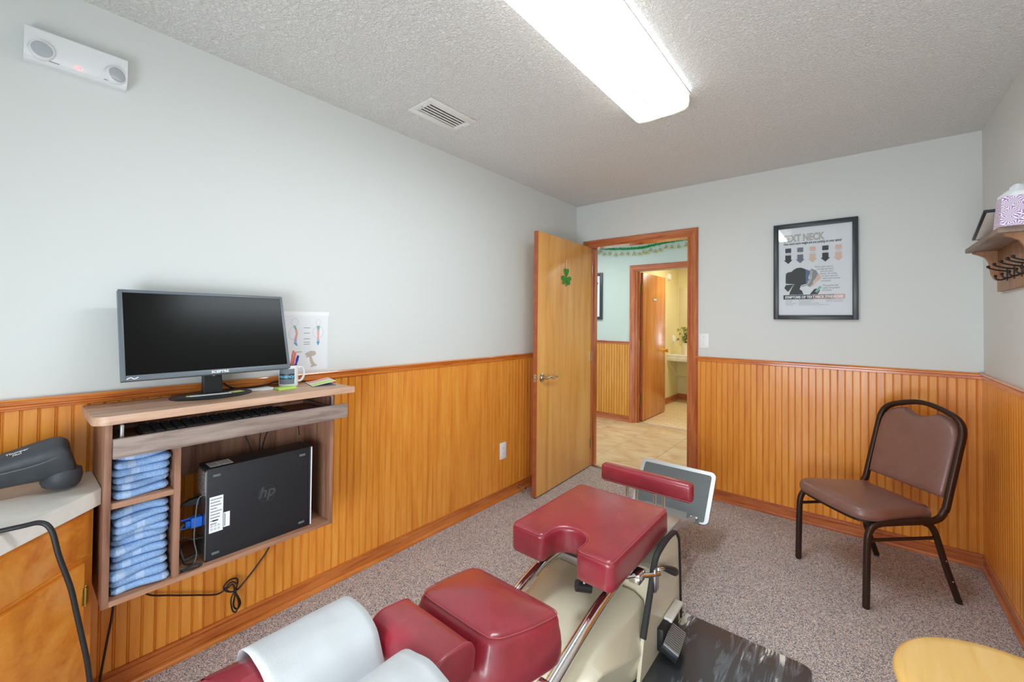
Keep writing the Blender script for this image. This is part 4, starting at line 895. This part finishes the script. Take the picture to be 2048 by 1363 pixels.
ordn = ['lowest', 'second from the bottom', 'third from the bottom', 'fourth from the bottom', 'fifth from the bottom', 'sixth from the bottom', 'seventh from the bottom', 'eighth from the bottom', 'ninth from the bottom', 'tenth from the bottom', 'eleventh from the bottom', 'topmost']
def stack(z0, hs_, where, grp, seed):
    z = z0; rr = random.Random(seed)
    for i, h in enumerate(hs_):
        bb = towel(.142+rr.uniform(-.006, .004), .205+rr.uniform(-.006, .012), h-.0013, seed*50+i, seed)
        nm = 'topmost' if i == len(hs_)-1 else ordn[i]
        o = tag(bb.obj('folded_towel', 'towel_terry', None, 60), 'folded blue checked towel, %s in the %s' % (nm, where), 'towel', grp)
        o.location = (.045+rr.uniform(-.004, .006), -3.1755+rr.uniform(-.004, .003), z); z += h
stack(.7595, [.0255, .023, .023, .026, .025, .022], 'upper desk cubby', 'towels in the upper cubby', 3)
stack(.4585, [.0225, .027, .0265, .022, .0255, .0235, .0255, .020, .0265, .022, .0265], 'lower desk cubby', 'towels in the lower cubby', 5)

# ================================================================== corner counter, massager
cc = thing('corner_cabinet', 'orange wood cabinet with pale laminate top left of the desk', 'cabinet', (.25, -3.6, 0))
CP = [(.010, -3.2715), (.242, -3.2715), (.78, -3.775), (.78, -4.28), (.010, -4.28)]
b = B(); b.prism(CP, .757, .807, 'z'); b.obj('counter_top', 'laminate', cc, 30, world=True, bevel=.0012)
b = B(); b.prism([(.010, -3.286), (.222, -3.286), (.760, -3.790), (.760, -4.28), (.010, -4.28)], .0, .757, 'z'); b.obj('cabinet_body', 'cabinet_wood', cc, world=True)
dirv = Vector((.538, -.504, 0)).normalized(); nrm = Vector((dirv.y*-1, dirv.x, 0)); nrm = Vector((.504, .538, 0)).normalized()
Cm = frame(Vector((.222, -3.286, 0))-Vector((.25, -3.6, 0)), -dirv, (0, 0, 1))   # local x runs to the right, z out of the face
Cm = frame(Vector((.222, -3.286, 0))-Vector((.25, -3.6, 0)), -dirv, (0, 0, 1))
b = B(); b.box(-.70, -.046, .06, .600, .001, .017, .003); o = b.obj('cabinet_door', 'cabinet_wood', cc); o.matrix_local = Cm
for z in (.50, .16):
    b = B(); b.box(-.056, -.034, z-.026, z+.026, .0165, .0185, .001); b.tube([(-.045, z-.026, .019), (-.045, z+.026, .019)], .0032, 8); b.ball((-.045, z+.03, .019), .004, 8, 6); b.ball((-.045, z-.03, .019), .004, 8, 6); o = b.obj('hinge', 'old_brass', cc); o.matrix_local = Cm
b = B(); b.box(-.70, -.02, .612, .750, .001, .006, .002); o = b.obj('top_rail', 'cabinet_wood', cc); o.matrix_local = Cm
# massager: lofted body lying on the counter
ms = thing('massager', 'black handheld body massager lying on the counter with its round head down', 'massager', (.16, -3.36, .8072))
b = B(); rings = []
secs = [(-.36, .880, .030, .028), (-.28, .876, .031, .031), (-.20, .880, .034, .034), (-.14, .888, .038, .040), (-.08, .898, .043, .048), (-.03, .906, .047, .056), (.0, .909, .049, .060), (.018, .910, .047, .058), (.028, .909, .040, .052)]
for y, zc, hw_, hh_ in secs:
    rg = []
    for k in range(24):
        t = 2*PI*k/24; c, s_ = math.cos(t), math.sin(t); q = 3.2
        rg.append(Vector((hw_*math.copysign(abs(c)**(2/q), c), y+(s_*hh_*-.28), zc-.8072+hh_*math.copysign(abs(s_)**(2/q), s_))))
    rings.append(rg)
Rm = Matrix.Translation((0, 0, .09)) @ Matrix.Rotation(.36, 4, 'Y') @ Matrix.Translation((0, 0, -.09))
b.loft(rings); b.obj('massager_body', 'massager_shell', ms, 50).matrix_local = Rm
b = B(); b.lathe([(.040, .046), (.046, .030), (.045, .012), (.038, .002), (.030, .0)], 28, Matrix.Translation((0, .002, 0)) @ Matrix.Rotation(-.16, 4, 'X') @ Matrix.Translation((0, 0, .009)) @ Matrix.Diagonal((1, 1, 1.25, 1))); b.obj('massage_head', 'massager_shell', ms)
b = B(); b.tube([(.049, -.37, .090), (.045, -.2, .098), (.050, -.1, .112), (.052, -.04, .124), (.040, .01, .137)], .0022, 6, sm=6); b.obj('top_seam', 'ribbed_rubber', ms).matrix_local = Rm
Tw = frame((.0, -.112, .1335), (0, .96, .29), (-1, 0, .0))
text('Thumper', .012, 'ink_white', ms, 0, 0, 0, 'CENTER', 1, .0003, mw=Rm @ Tw @ Matrix.Translation((.030, -.006, .0022)) , name='brand_lettering')
text('PRO', .0095, 'ink_white', ms, 0, 0, 0, 'CENTER', 1, .0003, mw=Rm @ Tw @ Matrix.Translation((.030, -.017, .0018)), name='model_lettering')
_mc = cable('cord', [(.40, -3.60, .815), (.44, -3.50, .816), (.455, -3.44, .818), (.455, -3.405, .815), (.462, -3.386, .79), (.464, -3.372, .72), (.462, -3.35, .63), (.458, -3.338, .56), (.455, -3.325, .48), (.452, -3.314, .41), (.44, -3.30, .30), (.40, -3.26, .10), (.35, -3.22, .008), (.30, -3.12, .008), (.36, -3.02, .008)], .0062, 'thick black cord hanging over the counter edge to the floor', sm=10)
for k_ in ('label', 'category'): del _mc[k_]
_mc.parent = ms; _mc.location = -Vector(ms.location)
# ================================================================== adjusting table
def cushion(out, h, r, crown=.01, convex=True, flare=0.0, mat=None, nr=5, puff=.0):
    P = [Vector((x, y, 0)) for x, y in out]; n = len(P)
    area_ = sum(P[i].x*P[(i+1) % n].y-P[(i+1) % n].x*P[i].y for i in range(n))
    nin = []
    for i in range(n):
        t = (P[(i+1) % n]-P[i-1]).normalized(); q = Vector((-t.y, t.x, 0)); nin.append(q if area_ > 0 else -q)
    off = lambda d, z: [P[i]+nin[i]*d+Vector((0, 0, z)) for i in range(n)]
    rings = [off(.004-flare, 0), off(-flare, .008)]
    for k in range(1, 4): rings.append(off(-flare*(1-k/4)-puff*math.sin(PI*k/4), .008+(h-r-.008)*k/4))
    for k in range(nr+1): t = PI/2*k/nr; rings.append(off(r*(1-math.cos(t)), h-r+r*math.sin(t)))
    if convex:
        base_ = rings[-1]; c = sum(base_, Vector())/n
        hx_ = max(abs(p.x-c.x) for p in base_); hy_ = max(abs(p.y-c.y) for p in base_)
        for s_ in (.92, .82, .7, .55, .4, .25, .1): rings.append([Vector((c.x+(p.x-c.x)*s_, c.y+(p.y-c.y)*s_, h+crown*(1-((p.x-c.x)*s_/hx_)**2)*(1-((p.y-c.y)*s_/hy_)**2))) for p in base_])
    if mat is not None: rings = [[mat @ p for p in q] for q in rings]
    b_ = B(); b_.loft(rings); return b_, [mat @ p if mat is not None else p for p in off(r*.25, h-r*.22)]
XC = 1.2
tb_ = thing('adjusting_table', 'chiropractic adjusting table with red leather pads and beige base', 'treatment table', (XC, -1.9, .0066))
def densify(out, k=3):
    o = []
    for i in range(len(out)):
        a, c = out[i], out[(i+1) % len(out)]; d = math.hypot(c[0]-a[0], c[1]-a[1]); m_ = max(1, int(d/.03))
        for j in range(m_): o.append((a[0]+(c[0]-a[0])*j/m_, a[1]+(c[1]-a[1])*j/m_))
    return o
def padobj(name, out, h, r, mat, crown=.008, convex=True, flare=0.0, seam=True, puff=.0):
    b_, top = cushion(densify(out), h, r, crown, convex, flare, mat, puff=puff)
    o = b_.obj(name, 'red_leather', tb_, 60, world=True, tri=True)
    if seam:
        bb = B(); bb.tube(top, .0015, 6, closed=True); s_ = bb.obj('seam', 'stitch', o)
        # seam vertices are world-based: shift into the table's frame
        for v_ in s_.data.vertices: v_.co -= Vector(tb_.location)
    return o
# U pad
uo = []
hwU, yb, yf = .226, -1.580, -2.142
uo += [(XC+hwU, yf+.028), (XC+hwU, yb-.03)] + [(XC+hwU-.03+.03*math.cos(t*PI/8), yb-.03+.03*math.sin(t*PI/8)) for t in range(1, 4)]
uo += [(XC+hwU-.03, yb), (XC-hwU+.03, yb)] + [(XC-hwU+.03+.03*math.cos(PI/2+t*PI/8), yb-.03+.03*math.sin(PI/2+t*PI/8)) for t in range(1, 4)]
arc = lambda cx, cy, r, a0, a1, n=5: [(cx+r*math.cos(math.radians(a0+(a1-a0)*k/n)), cy+r*math.sin(math.radians(a0+(a1-a0)*k/n))) for k in range(n+1)]
uo += [(XC-hwU, yb-.03)] + arc(XC-hwU+.028, yf+.028, .028, 180, 270) + arc(XC-.066-.024, yf+.024, .024, 270, 360)
uo += arc(XC+.006, yf+.062, .072, 180, 0, 14)
uo += arc(XC+.078+.024, yf+.024, .024, 180, 270) + arc(XC+hwU-.028, yf+.028, .028, 270, 360)[:-1]
U_M = Matrix.Translation((0, 0, .412))
padobj('pelvic_pad', uo, .105, .020, U_M, 0, False, seam=True)
b = B(); b.box(XC-.205, XC+.205, -2.0, -1.60, .396, .412); b.obj('pelvic_pad_board', 'black_plastic', tb_, world=True)
# chest pad, tilted
def tiltm(yc, zt, ang, h): return Matrix.Translation((XC, yc, zt)) @ Matrix.Rotation(ang, 4, 'X') @ Matrix.Translation((0, 0, -h))
chest = [(p.x, p.y) for p in smooth_pts([(x, y, 0) for x, y in ((.188, .105), (.176, .135), (.14, .148), (.0, .150), (-.14, .148), (-.176, .135), (-.188, .105), (-.182, .0), (-.166, -.092), (-.150, -.128), (-.115, -.145), (0, -.148), (.115, -.145), (.150, -.128), (.166, -.092), (.182, 0))], 4, True)]
padobj('chest_pad', chest, .132, .034, tiltm(-2.525, .502, -.205, .132), .022, True, .014, puff=.007)
npf = rrect(-.074, .074, 0, .108, .047, 8); Mn = tiltm(-2.772, .556, -.12, .108); b = B(); rings = []
for x, k_ in ((-.130, .90), (-.129, .955), (-.126, .99), (-.120, 1), (-.06, 1.012), (0, 1.016), (.06, 1.012), (.120, 1), (.126, .99), (.129, .955), (.130, .90)):
    rings.append([Mn @ Vector((x, y*k_, .054+(z-.054)*k_)) for y, z in npf])
b.loft(rings); nkp = b.obj('neck_pad', 'red_leather', tb_, 60, world=True)
for x in (-.124, .124):
    b = B(); b.tube([Mn @ Vector((x, y*1.005, .054+(z-.054)*1.005)) for y, z in npf], .0015, 6, closed=True); o = b.obj('seam', 'stitch', nkp)
    for v_ in o.data.vertices: v_.co -= Vector(tb_.location)
for sx_, nm in ((-1, 'head_pad'), (1, 'head_pad')):
    hx = XC+sx_*.142
    out_ = [(p[0]*1.0, p[1]) for p in rrect(-.093, .093, -.19, .19, .05, 6)]
    Mh = Matrix.Translation((hx-.008, -3.052, .474)) @ Matrix.Rotation(-.06, 4, 'X') @ Matrix.Rotation(sx_*.10, 4, 'Y')
    padobj(nm, out_, .100, .060, Mh, .006, True, .0, seam=False)
for y, x0, x1 in ((-2.60, -.08, .08), (-2.80, -.06, .06)):
    pass
b = B(); b.box(XC-.028, XC+.028, -3.05, -2.40, .395, .425, .003); b.box(XC-.10, XC+.10, -2.83, -2.72, .425, .446, .003); b.box(XC-.14, XC+.14, -3.10, -3.0, .43, .462, .003); b.obj('head_beam', 'steel', tb_, world=True)
# ankle bar
b = B(); b.box(XC-.246, XC+.246, -1.324, -1.262, .450, .546, .020, 4); ab = b.obj('ankle_pad', 'red_leather', tb_, 60, world=True)
b = B(); b.tube([(XC-.243, -1.3245, .463), (XC+.243, -1.3245, .463)], .0016, 6); sm2 = b.obj('seam', 'stitch', ab)
for v_ in sm2.data.vertices: v_.co -= Vector(tb_.location)
for x in (-.10, -.045, .055, .10):
    b = B(); b.tube([(XC+x, -1.293, .455), (XC+x, -1.293, .33)], .009, 12); b.obj('ankle_post', 'chrome', tb_, world=True)
b = B(); b.box(XC-.17, XC+.17, -1.45, -1.24, .315, .335, .004); b.obj('ankle_carriage', 'frosted_alu', tb_, world=True)
# footplate
fu = Vector((0, .191, .237)); Lp = fu.length; Fm = frame(Vector((XC-.004, -.840, .318))-Vector(tb_.location), (1, 0, 0), fu)
def fobj(bb, n, mt_, **k): o = bb.obj(n, mt_, tb_, **k); o.matrix_local = Fm; return o
hwp, hl = .226, Lp/2+.002
b = B(); b.prism(rrect(-hwp, hwp, -hl, hl, .03, 6), -.016, -.004, 'z'); fobj(b, 'footplate_back', 'frosted_alu')
P_o = rrect(-hwp, hwp, -hl, hl, .03, 6); P_i = rrect(-hwp+.022, hwp-.022, -hl+.008, hl-.022, .014, 6)
b = B(); b.loft([[(x, y, .002) for x, y in P_o], [(x, y, .004) for x, y in P_o], [(x, y, .004) for x, y in P_i], [(x, y, -.003) for x, y in P_i]], cap=False)
b.loft([[(x, y, -.004) for x, y in P_o], [(x, y, .002) for x, y in P_o]], cap=False); fobj(b, 'footplate_rim', 'frosted_alu')
b = B(); b.box(-hwp+.02, hwp-.02, -hl+.008, hl-.02, -.004, -.001); ny = 46
for k in range(ny):
    y = -hl+.012+(2*hl-.036)*k/(ny-1); b.box(-hwp+.023, hwp-.023, y-.0017, y+.0017, -.001, .0022)
fobj(b, 'ribbed_mat', 'footplate_rubber')
for sx_ in (-1, 1):
    x = XC+sx_*.155; b = B(); b.sweep_rect([(x, -1.55, .325), (x, -1.25, .300), (x, -.965, .228)], .016, .034, (1, 0, 0)); b.obj('footplate_arm', 'frosted_alu', tb_, world=True)
    b = B(); b.tube([(x+sx_*.02, -.955, .232), (x-sx_*.02, -.955, .232)], .010, 10); b.obj('footplate_pivot', 'steel', tb_, world=True)
b = B(); b.prism([(XC-.155, -1.12), (XC+.155, -1.12), (XC+.12, -.97), (XC-.12, -.97)], .243, .255, 'z'); b.obj('footplate_web', 'frosted_alu', tb_, world=True)
# tower shell, side panels and trims
b = B(); b.loft([[(XC+x, y, z) for y, z in ((-1.50, .02), (-1.535, .385), (-1.66, .40), (-1.80, .36), (-1.88, .02))] for x in (-.236, .236)]); b.obj('pedestal_shell', 'beige_shell', tb_, world=True, bevel=.01)
SPn = [(-1.497, .008), (-1.523, .335), (-1.545, .392), (-1.575, .416), (-1.655, .424), (-1.745, .414), (-1.795, .395), (-1.828, .345), (-1.845, .300), (-1.920, .150), (-1.96, .008)]
for sx_ in (-1, 1):
    xa = XC+sx_*.237; xb = XC+sx_*.250
    b = B(); b.prism(SPn, min(xa, xb), max(xa, xb), 'x'); b.obj('side_panel', 'beige_shell', tb_, world=True)
    b = B(); pts = [(XC+sx_*.2455, y, z) for y, z in smooth_pts([(a_, c_, 0) for a_, c_ in SPn[:-1]], 5) for _ in (0,)] if False else [(XC+sx_*.2455, p.x, p.y) for p in smooth_pts([(a1, c1, 0) for a1, c1 in SPn[:-1]], 5)]
    b.sweep_rect(pts, .022, .017, (1, 0, 0)); b.obj('edge_trim', 'black_rubber', tb_, world=True)
# lower base body
bs = [(-1.84, .235, .244, .085, .215, .262), (-1.93, .236, .246, .100, .212, .258), (-2.05, .205, .238, .140, .200, .240), (-2.20, .165, .225, .185, .182, .222), (-2.38, .14, .195, .170, .150, .185), (-2.62, .12, .15, .10, .11, .13)]
b = B(); b.loft([[(XC+hb, y, .0068), (XC+hm, y, zm), (XC+ht, y, zt-.02), (XC+ht*.82, y, zt), (XC-ht*.82, y, zt), (XC-ht, y, zt-.02), (XC-hm, y, zm), (XC-hb, y, .0068)] for y, hb, hm, zm, ht, zt in bs]); b.obj('base_body', 'beige_shell', tb_, 30, world=True, bevel=.008)
for sx_ in (-1, 1):
    x = XC+sx_*.150; b = B(); b.tube([(x, -1.66, .33), (x, -1.80, .330), (x, -1.93, .335), (x, -2.05, .326), (x, -2.17, .302), (x, -2.30, .268), (x, -2.45, .228), (x, -2.62, .19), (x, -2.75, .17)], .0205, 16, sm=8); b.obj('chrome_rail', 'chrome', tb_, 60, world=True)
    b = B(); b.box(x-.024, x+.024, -2.455, -2.415, .215, .268, .006); b.obj('rail_clamp', 'chrome', tb_, world=True)
    b = B(); b.tube([(x, -2.458, .226), (x, -2.474, .222)], .024, 16); b.obj('rail_bumper', 'black_rubber', tb_, world=True)
# mechanism under the pelvic pad
b = B(); b.box(XC-.09, XC+.09, -1.98, -1.62, .352, .392, .004); b.obj('pad_carriage', 'steel', tb_, world=True)
b = B(); b.tube([(XC+.17, -2.02, .388), (XC+.205, -1.94, .378), (XC+.246, -1.86, .36), (XC+.262, -1.80, .345)], .009, 10, sm=4); b.box(XC+.19, XC+.235, -1.93, -1.87, .345, .385, .006); b.obj('release_linkage', 'chrome', tb_, world=True)
b = B(); b.box(XC+.252, XC+.262, -1.84, -1.80, .285, .375, .003); b.obj('lever_plate', 'steel', tb_, world=True)
b = B(); b.tube([(XC+.262, -1.80, .362), (XC+.266, -1.765, .352)], .006, 10); lvr = b.obj('lever_rod', 'chrome', tb_, world=True)
b = B(); b.tube([(XC+.266, -1.765, .352), (XC+.268, -1.74, .340), (XC+.272, -1.69, .312), (XC+.275, -1.655, .292), (XC+.276, -1.64, .284)], [.009, .012, .016, .017, .011], 14); b.obj('lever_knob', 'black_plastic', tb_, world=True)
b = B(); b.tube([(XC+.06, -2.10, .36), (XC+.10, -2.06, .35)], .02, 12); b.obj('pivot_knob', 'black_plastic', tb_, world=True)
for x, y in ((XC-.10, -2.118), (XC+.105, -2.118)):
    b = B(); b.tube([(x, y, .415), (x, y, .395)], .006, 8); b.obj('pad_bolt', 'steel', tb_, world=True)
# foot pedals on the right side
b = B(); b.box(XC+.250, XC+.275, -1.79, -1.60, .03, .12, .004); pd = b.obj('pedal_housing', 'black_plastic', tb_, world=True)
b = B(); b.box(XC+.252, XC+.286, -1.72, -1.575, .115, .130, .003); b.obj('upper_pedal', 'laminate', tb_, world=True)
Pm = Matrix.Translation((XC+.300, -1.735, .072)) @ Matrix.Rotation(.42, 4, 'Y') @ Matrix.Rotation(.10, 4, 'Z')
b = B(); b.box(-.030, .036, -.075, .065, -.03, 0, .004, mat=Pm); b.obj('lower_pedal', 'black_plastic', tb_, world=True)
b = B(); b.box(-.028, .034, -.072, .062, 0, .002, mat=Pm)
for k in range(12): b.box(-.026, .032, -.067+.0112*k, -.0605+.0112*k, .002, .007, mat=Pm)
b.obj('pedal_tread', 'steel', tb_, world=True)
# paper over the head pads
sec = [(.938, .515), (.946, .550), (.966, .576), (1.0, .590), (1.05, .594), (1.10, .586), (1.135, .568), (1.155, .535), (1.172, .50), (1.19, .485), (1.206, .50), (1.222, .535), (1.240, .566), (1.275, .586), (1.325, .594), (1.375, .590), (1.415, .576), (1.432, .55), (1.438, .52)]
SP_ = smooth_pts([(x, 0, z) for x, z in sec], 4); b = B(); rings = []
for i in range(15):
    t = i/14; y = -2.862-.25*t
    rings.append([Vector((p.x, y-.05*max(0, (p.x-1.19))*t*4+.004*noise.noise((p.x*9, t*2, 3)), p.z+.010*t*0+.0035*noise.noise((p.x*22, t*6, 1))+(.006*noise.noise((p.x*30, t*1.5, 7)) if p.z < .57 else 0)-.015*(0))) for p in SP_])
b.loft(rings, closed=False)
fp = tag(b.obj('face_paper', 'face_paper', None, 60), 'white paper sheet draped over the split head pads of the table', 'paper')
md = fp.modifiers.new('solid', 'SOLIDIFY'); md.thickness = .0008

# ================================================================== marbled floor mat
P = rrect(1.21, 1.935, -2.80, -1.452, .035, 6)
b = B(); b.prism(P, 0.0002, .0065, 'z'); mo_ = tag(b.obj('floor_mat', 'marbled_mat', None, 30), 'black marbled rubber floor mat beside the table base', 'mat')

# ================================================================== banquet chair
ch = thing('stacking_chair', 'brown vinyl stacking chair with dark bronze metal frame in the corner', 'chair', (2.13, -.536, 0), math.radians(134.4))
def side(s):
    x = .208*s
    pts = [(x, .243, .004), (x, .240, .15), (x, .236, .30), (x, .228, .352), (x, .205, .384), (x, .165, .396), (x, .05, .398), (x, -.08, .398), (x, -.125, .402), (x, -.158, .418), (x, -.176, .45)]
    return pts
def bk_y(z): return -.150-(z-.40)*.265
arch = [(.208, z) for z in (.46, .55, .65, .74, .79)] + [(.204, .825), (.190, .858), (.160, .884), (.11, .904), (.05, .920), (0, .925)]
pts = side(1)[:-1] + [(x, bk_y(z)-.012, z) for x, z in arch] + [(-x, bk_y(z)-.012, z) for x, z in reversed(arch[:-1])] + list(reversed(side(-1)[:-1]))
# one bent tube forms front legs, seat rails and back hoop: split it into parts
def rect_tube(pts, name, w_=.024, h=.027, sm=5):
    P_ = smooth_pts(pts, sm); bb = B(); n = len(P_); rings = []; u = Vector((1, 0, 0))
    for i in range(n):
        t = (P_[min(n-1, i+1)]-P_[max(0, i-1)]).normalized(); u = (u-t*u.dot(t)).normalized(); v = t.cross(u)
        a, c, k = w_/2, h/2, .005
        rings.append([P_[i]+u*x+v*y for x, y in ((-a, -c+k), (-a+k, -c), (a-k, -c), (a, -c+k), (a, c-k), (a-k, c), (-a+k, c), (-a, c-k))])
    bb.loft(rings); return bb.obj(name, 'bronze_metal', ch, 50)
for s in (1, -1):
    rect_tube([(.208*s, .243, .004), (.208*s, .240, .15), (.208*s, .236, .30), (.208*s, .228, .352), (.208*s, .205, .384), (.208*s, .165, .396)], 'leg')
    rect_tube([(.208*s, .165, .396), (.208*s, .05, .398), (.208*s, -.07, .398), (.208*s, -.118, .402), (.208*s, -.150, .418), (.208*s, -.172, .452)], 'seat_rail')
    rect_tube([(.203*s, -.070, .388), (.205*s, -.100, .372), (.206*s, -.125, .33), (.207*s, -.175, .18), (.208*s, -.243, .004)], 'leg', .020, .028)
    b = B(); b.tube([(.208*s, .236, .318), (.207*s, -.130, .318)], .008, 10); b.obj('stretcher', 'bronze_metal', ch)
    for yz in ((-.165, .21), (-.200, .11)):
        b = B(); b.ball((.218*s, yz[0], yz[1]), .004, 8, 6); b.obj('rivet', 'steel', ch)
    b = B(); b.tube([(.208*s, -.243, .0), (.208*s, -.240, .014)], .013, 12); b.obj('foot_cap', 'black_plastic', ch)
    b = B(); b.tube([(.208*s, .243, .0), (.208*s, .243, .012)], .012, 12); b.obj('foot_cap', 'black_plastic', ch)
rect_tube([(.208, -.170, .448)]+[(x, bk_y(z)-.012, z) for x, z in arch]+[(-x, bk_y(z)-.012, z) for x, z in reversed(arch[:-1])]+[(-.208, -.170, .448)], 'back_frame', .024, .030)
b = B(); b.tube([(.2, .205, .386), (-.2, .205, .386)], .009, 8); b.tube([(.2, -.09, .388), (-.2, -.09, .388)], .009, 8); b.obj('cross_bar', 'bronze_metal', ch)
so = [(.205, .10), (.215, .17), (.205, .225), (.17, .262), (.08, .275), (-.08, .275), (-.17, .262), (-.205, .225), (-.215, .17), (-.205, .10), (-.188, -.03), (-.175, -.11), (-.15, -.135), (.15, -.135), (.175, -.11), (.188, -.03)]
so = [(p.x, p.y) for p in smooth_pts([(x, y, 0) for x, y in so], 3, True)]
b_, tp = cushion(so, .058, .026, .014, True, 0, Matrix.Translation((0, 0, .400)) @ Matrix.Rotation(.03, 4, 'X'), puff=.003); b_.obj('seat', 'brown_vinyl', ch, 60)
b = B(); b.prism([(x*.95, y*.95) for x, y in so], .392, .402, 'z'); b.obj('seat_pan', 'bronze_metal', ch)
# back pad in the leaned back plane
bo = [(-.190, .500), (.190, .500), (.193, .60), (.194, .74), (.190, .800), (.180, .835), (.155, .860), (.11, .880), (.082, .886), (.065, .874), (.035, .861), (0, .857), (-.035, .861), (-.065, .874), (-.082, .886), (-.11, .880), (-.155, .860), (-.180, .835), (-.190, .800), (-.194, .74), (-.193, .60)]
bo = densify(bo)
n = len(bo); cx_, cz_ = 0, .69; rings = []
for d, s_ in ((-.018, .985), (-.022, .995), (-.012, 1.0), (.004, 1.0), (.012, .975), (.018, .93), (.021, .8), (.022, .5), (.022, .2)):
    rings.append([Vector((x*s_, bk_y(cz_+(z-cz_)*s_)-.010+d, cz_+(z-cz_)*s_)) for x, z in bo])
b = B(); b.loft(rings); b.obj('backrest', 'brown_vinyl', ch, 60, tri=True)

# ================================================================== round stool
st = thing('round_stool', 'round light wood stool in the lower right corner', 'stool', (2.322, -2.235, 0))
b = B(); b.lathe([(.10, .588), (.176, .588), (.190, .596), (.1955, .607), (.1925, .618), (.183, .6245), (.16, .6265), (.05, .6265), (.01, .6265)], 72); b.obj('stool_seat', 'stool_wood', st, 60)
lp = lambda a, z: (math.cos(a)*(.235-.115*z/.59), math.sin(a)*(.235-.115*z/.59), z)
for k in range(4):
    a = PI/4+PI/2*k; b = B(); b.tube([lp(a, 0), lp(a, .588)], [.016, .019], 14); b.obj('leg', 'stool_wood', st)
    a2 = a+PI/2
    for z in (.18+.05*(k % 2), .38+.05*(k % 2)):
        b = B(); b.tube([lp(a, z), lp(a2, z)], .010, 10); b.obj('stretcher', 'stool_wood', st)
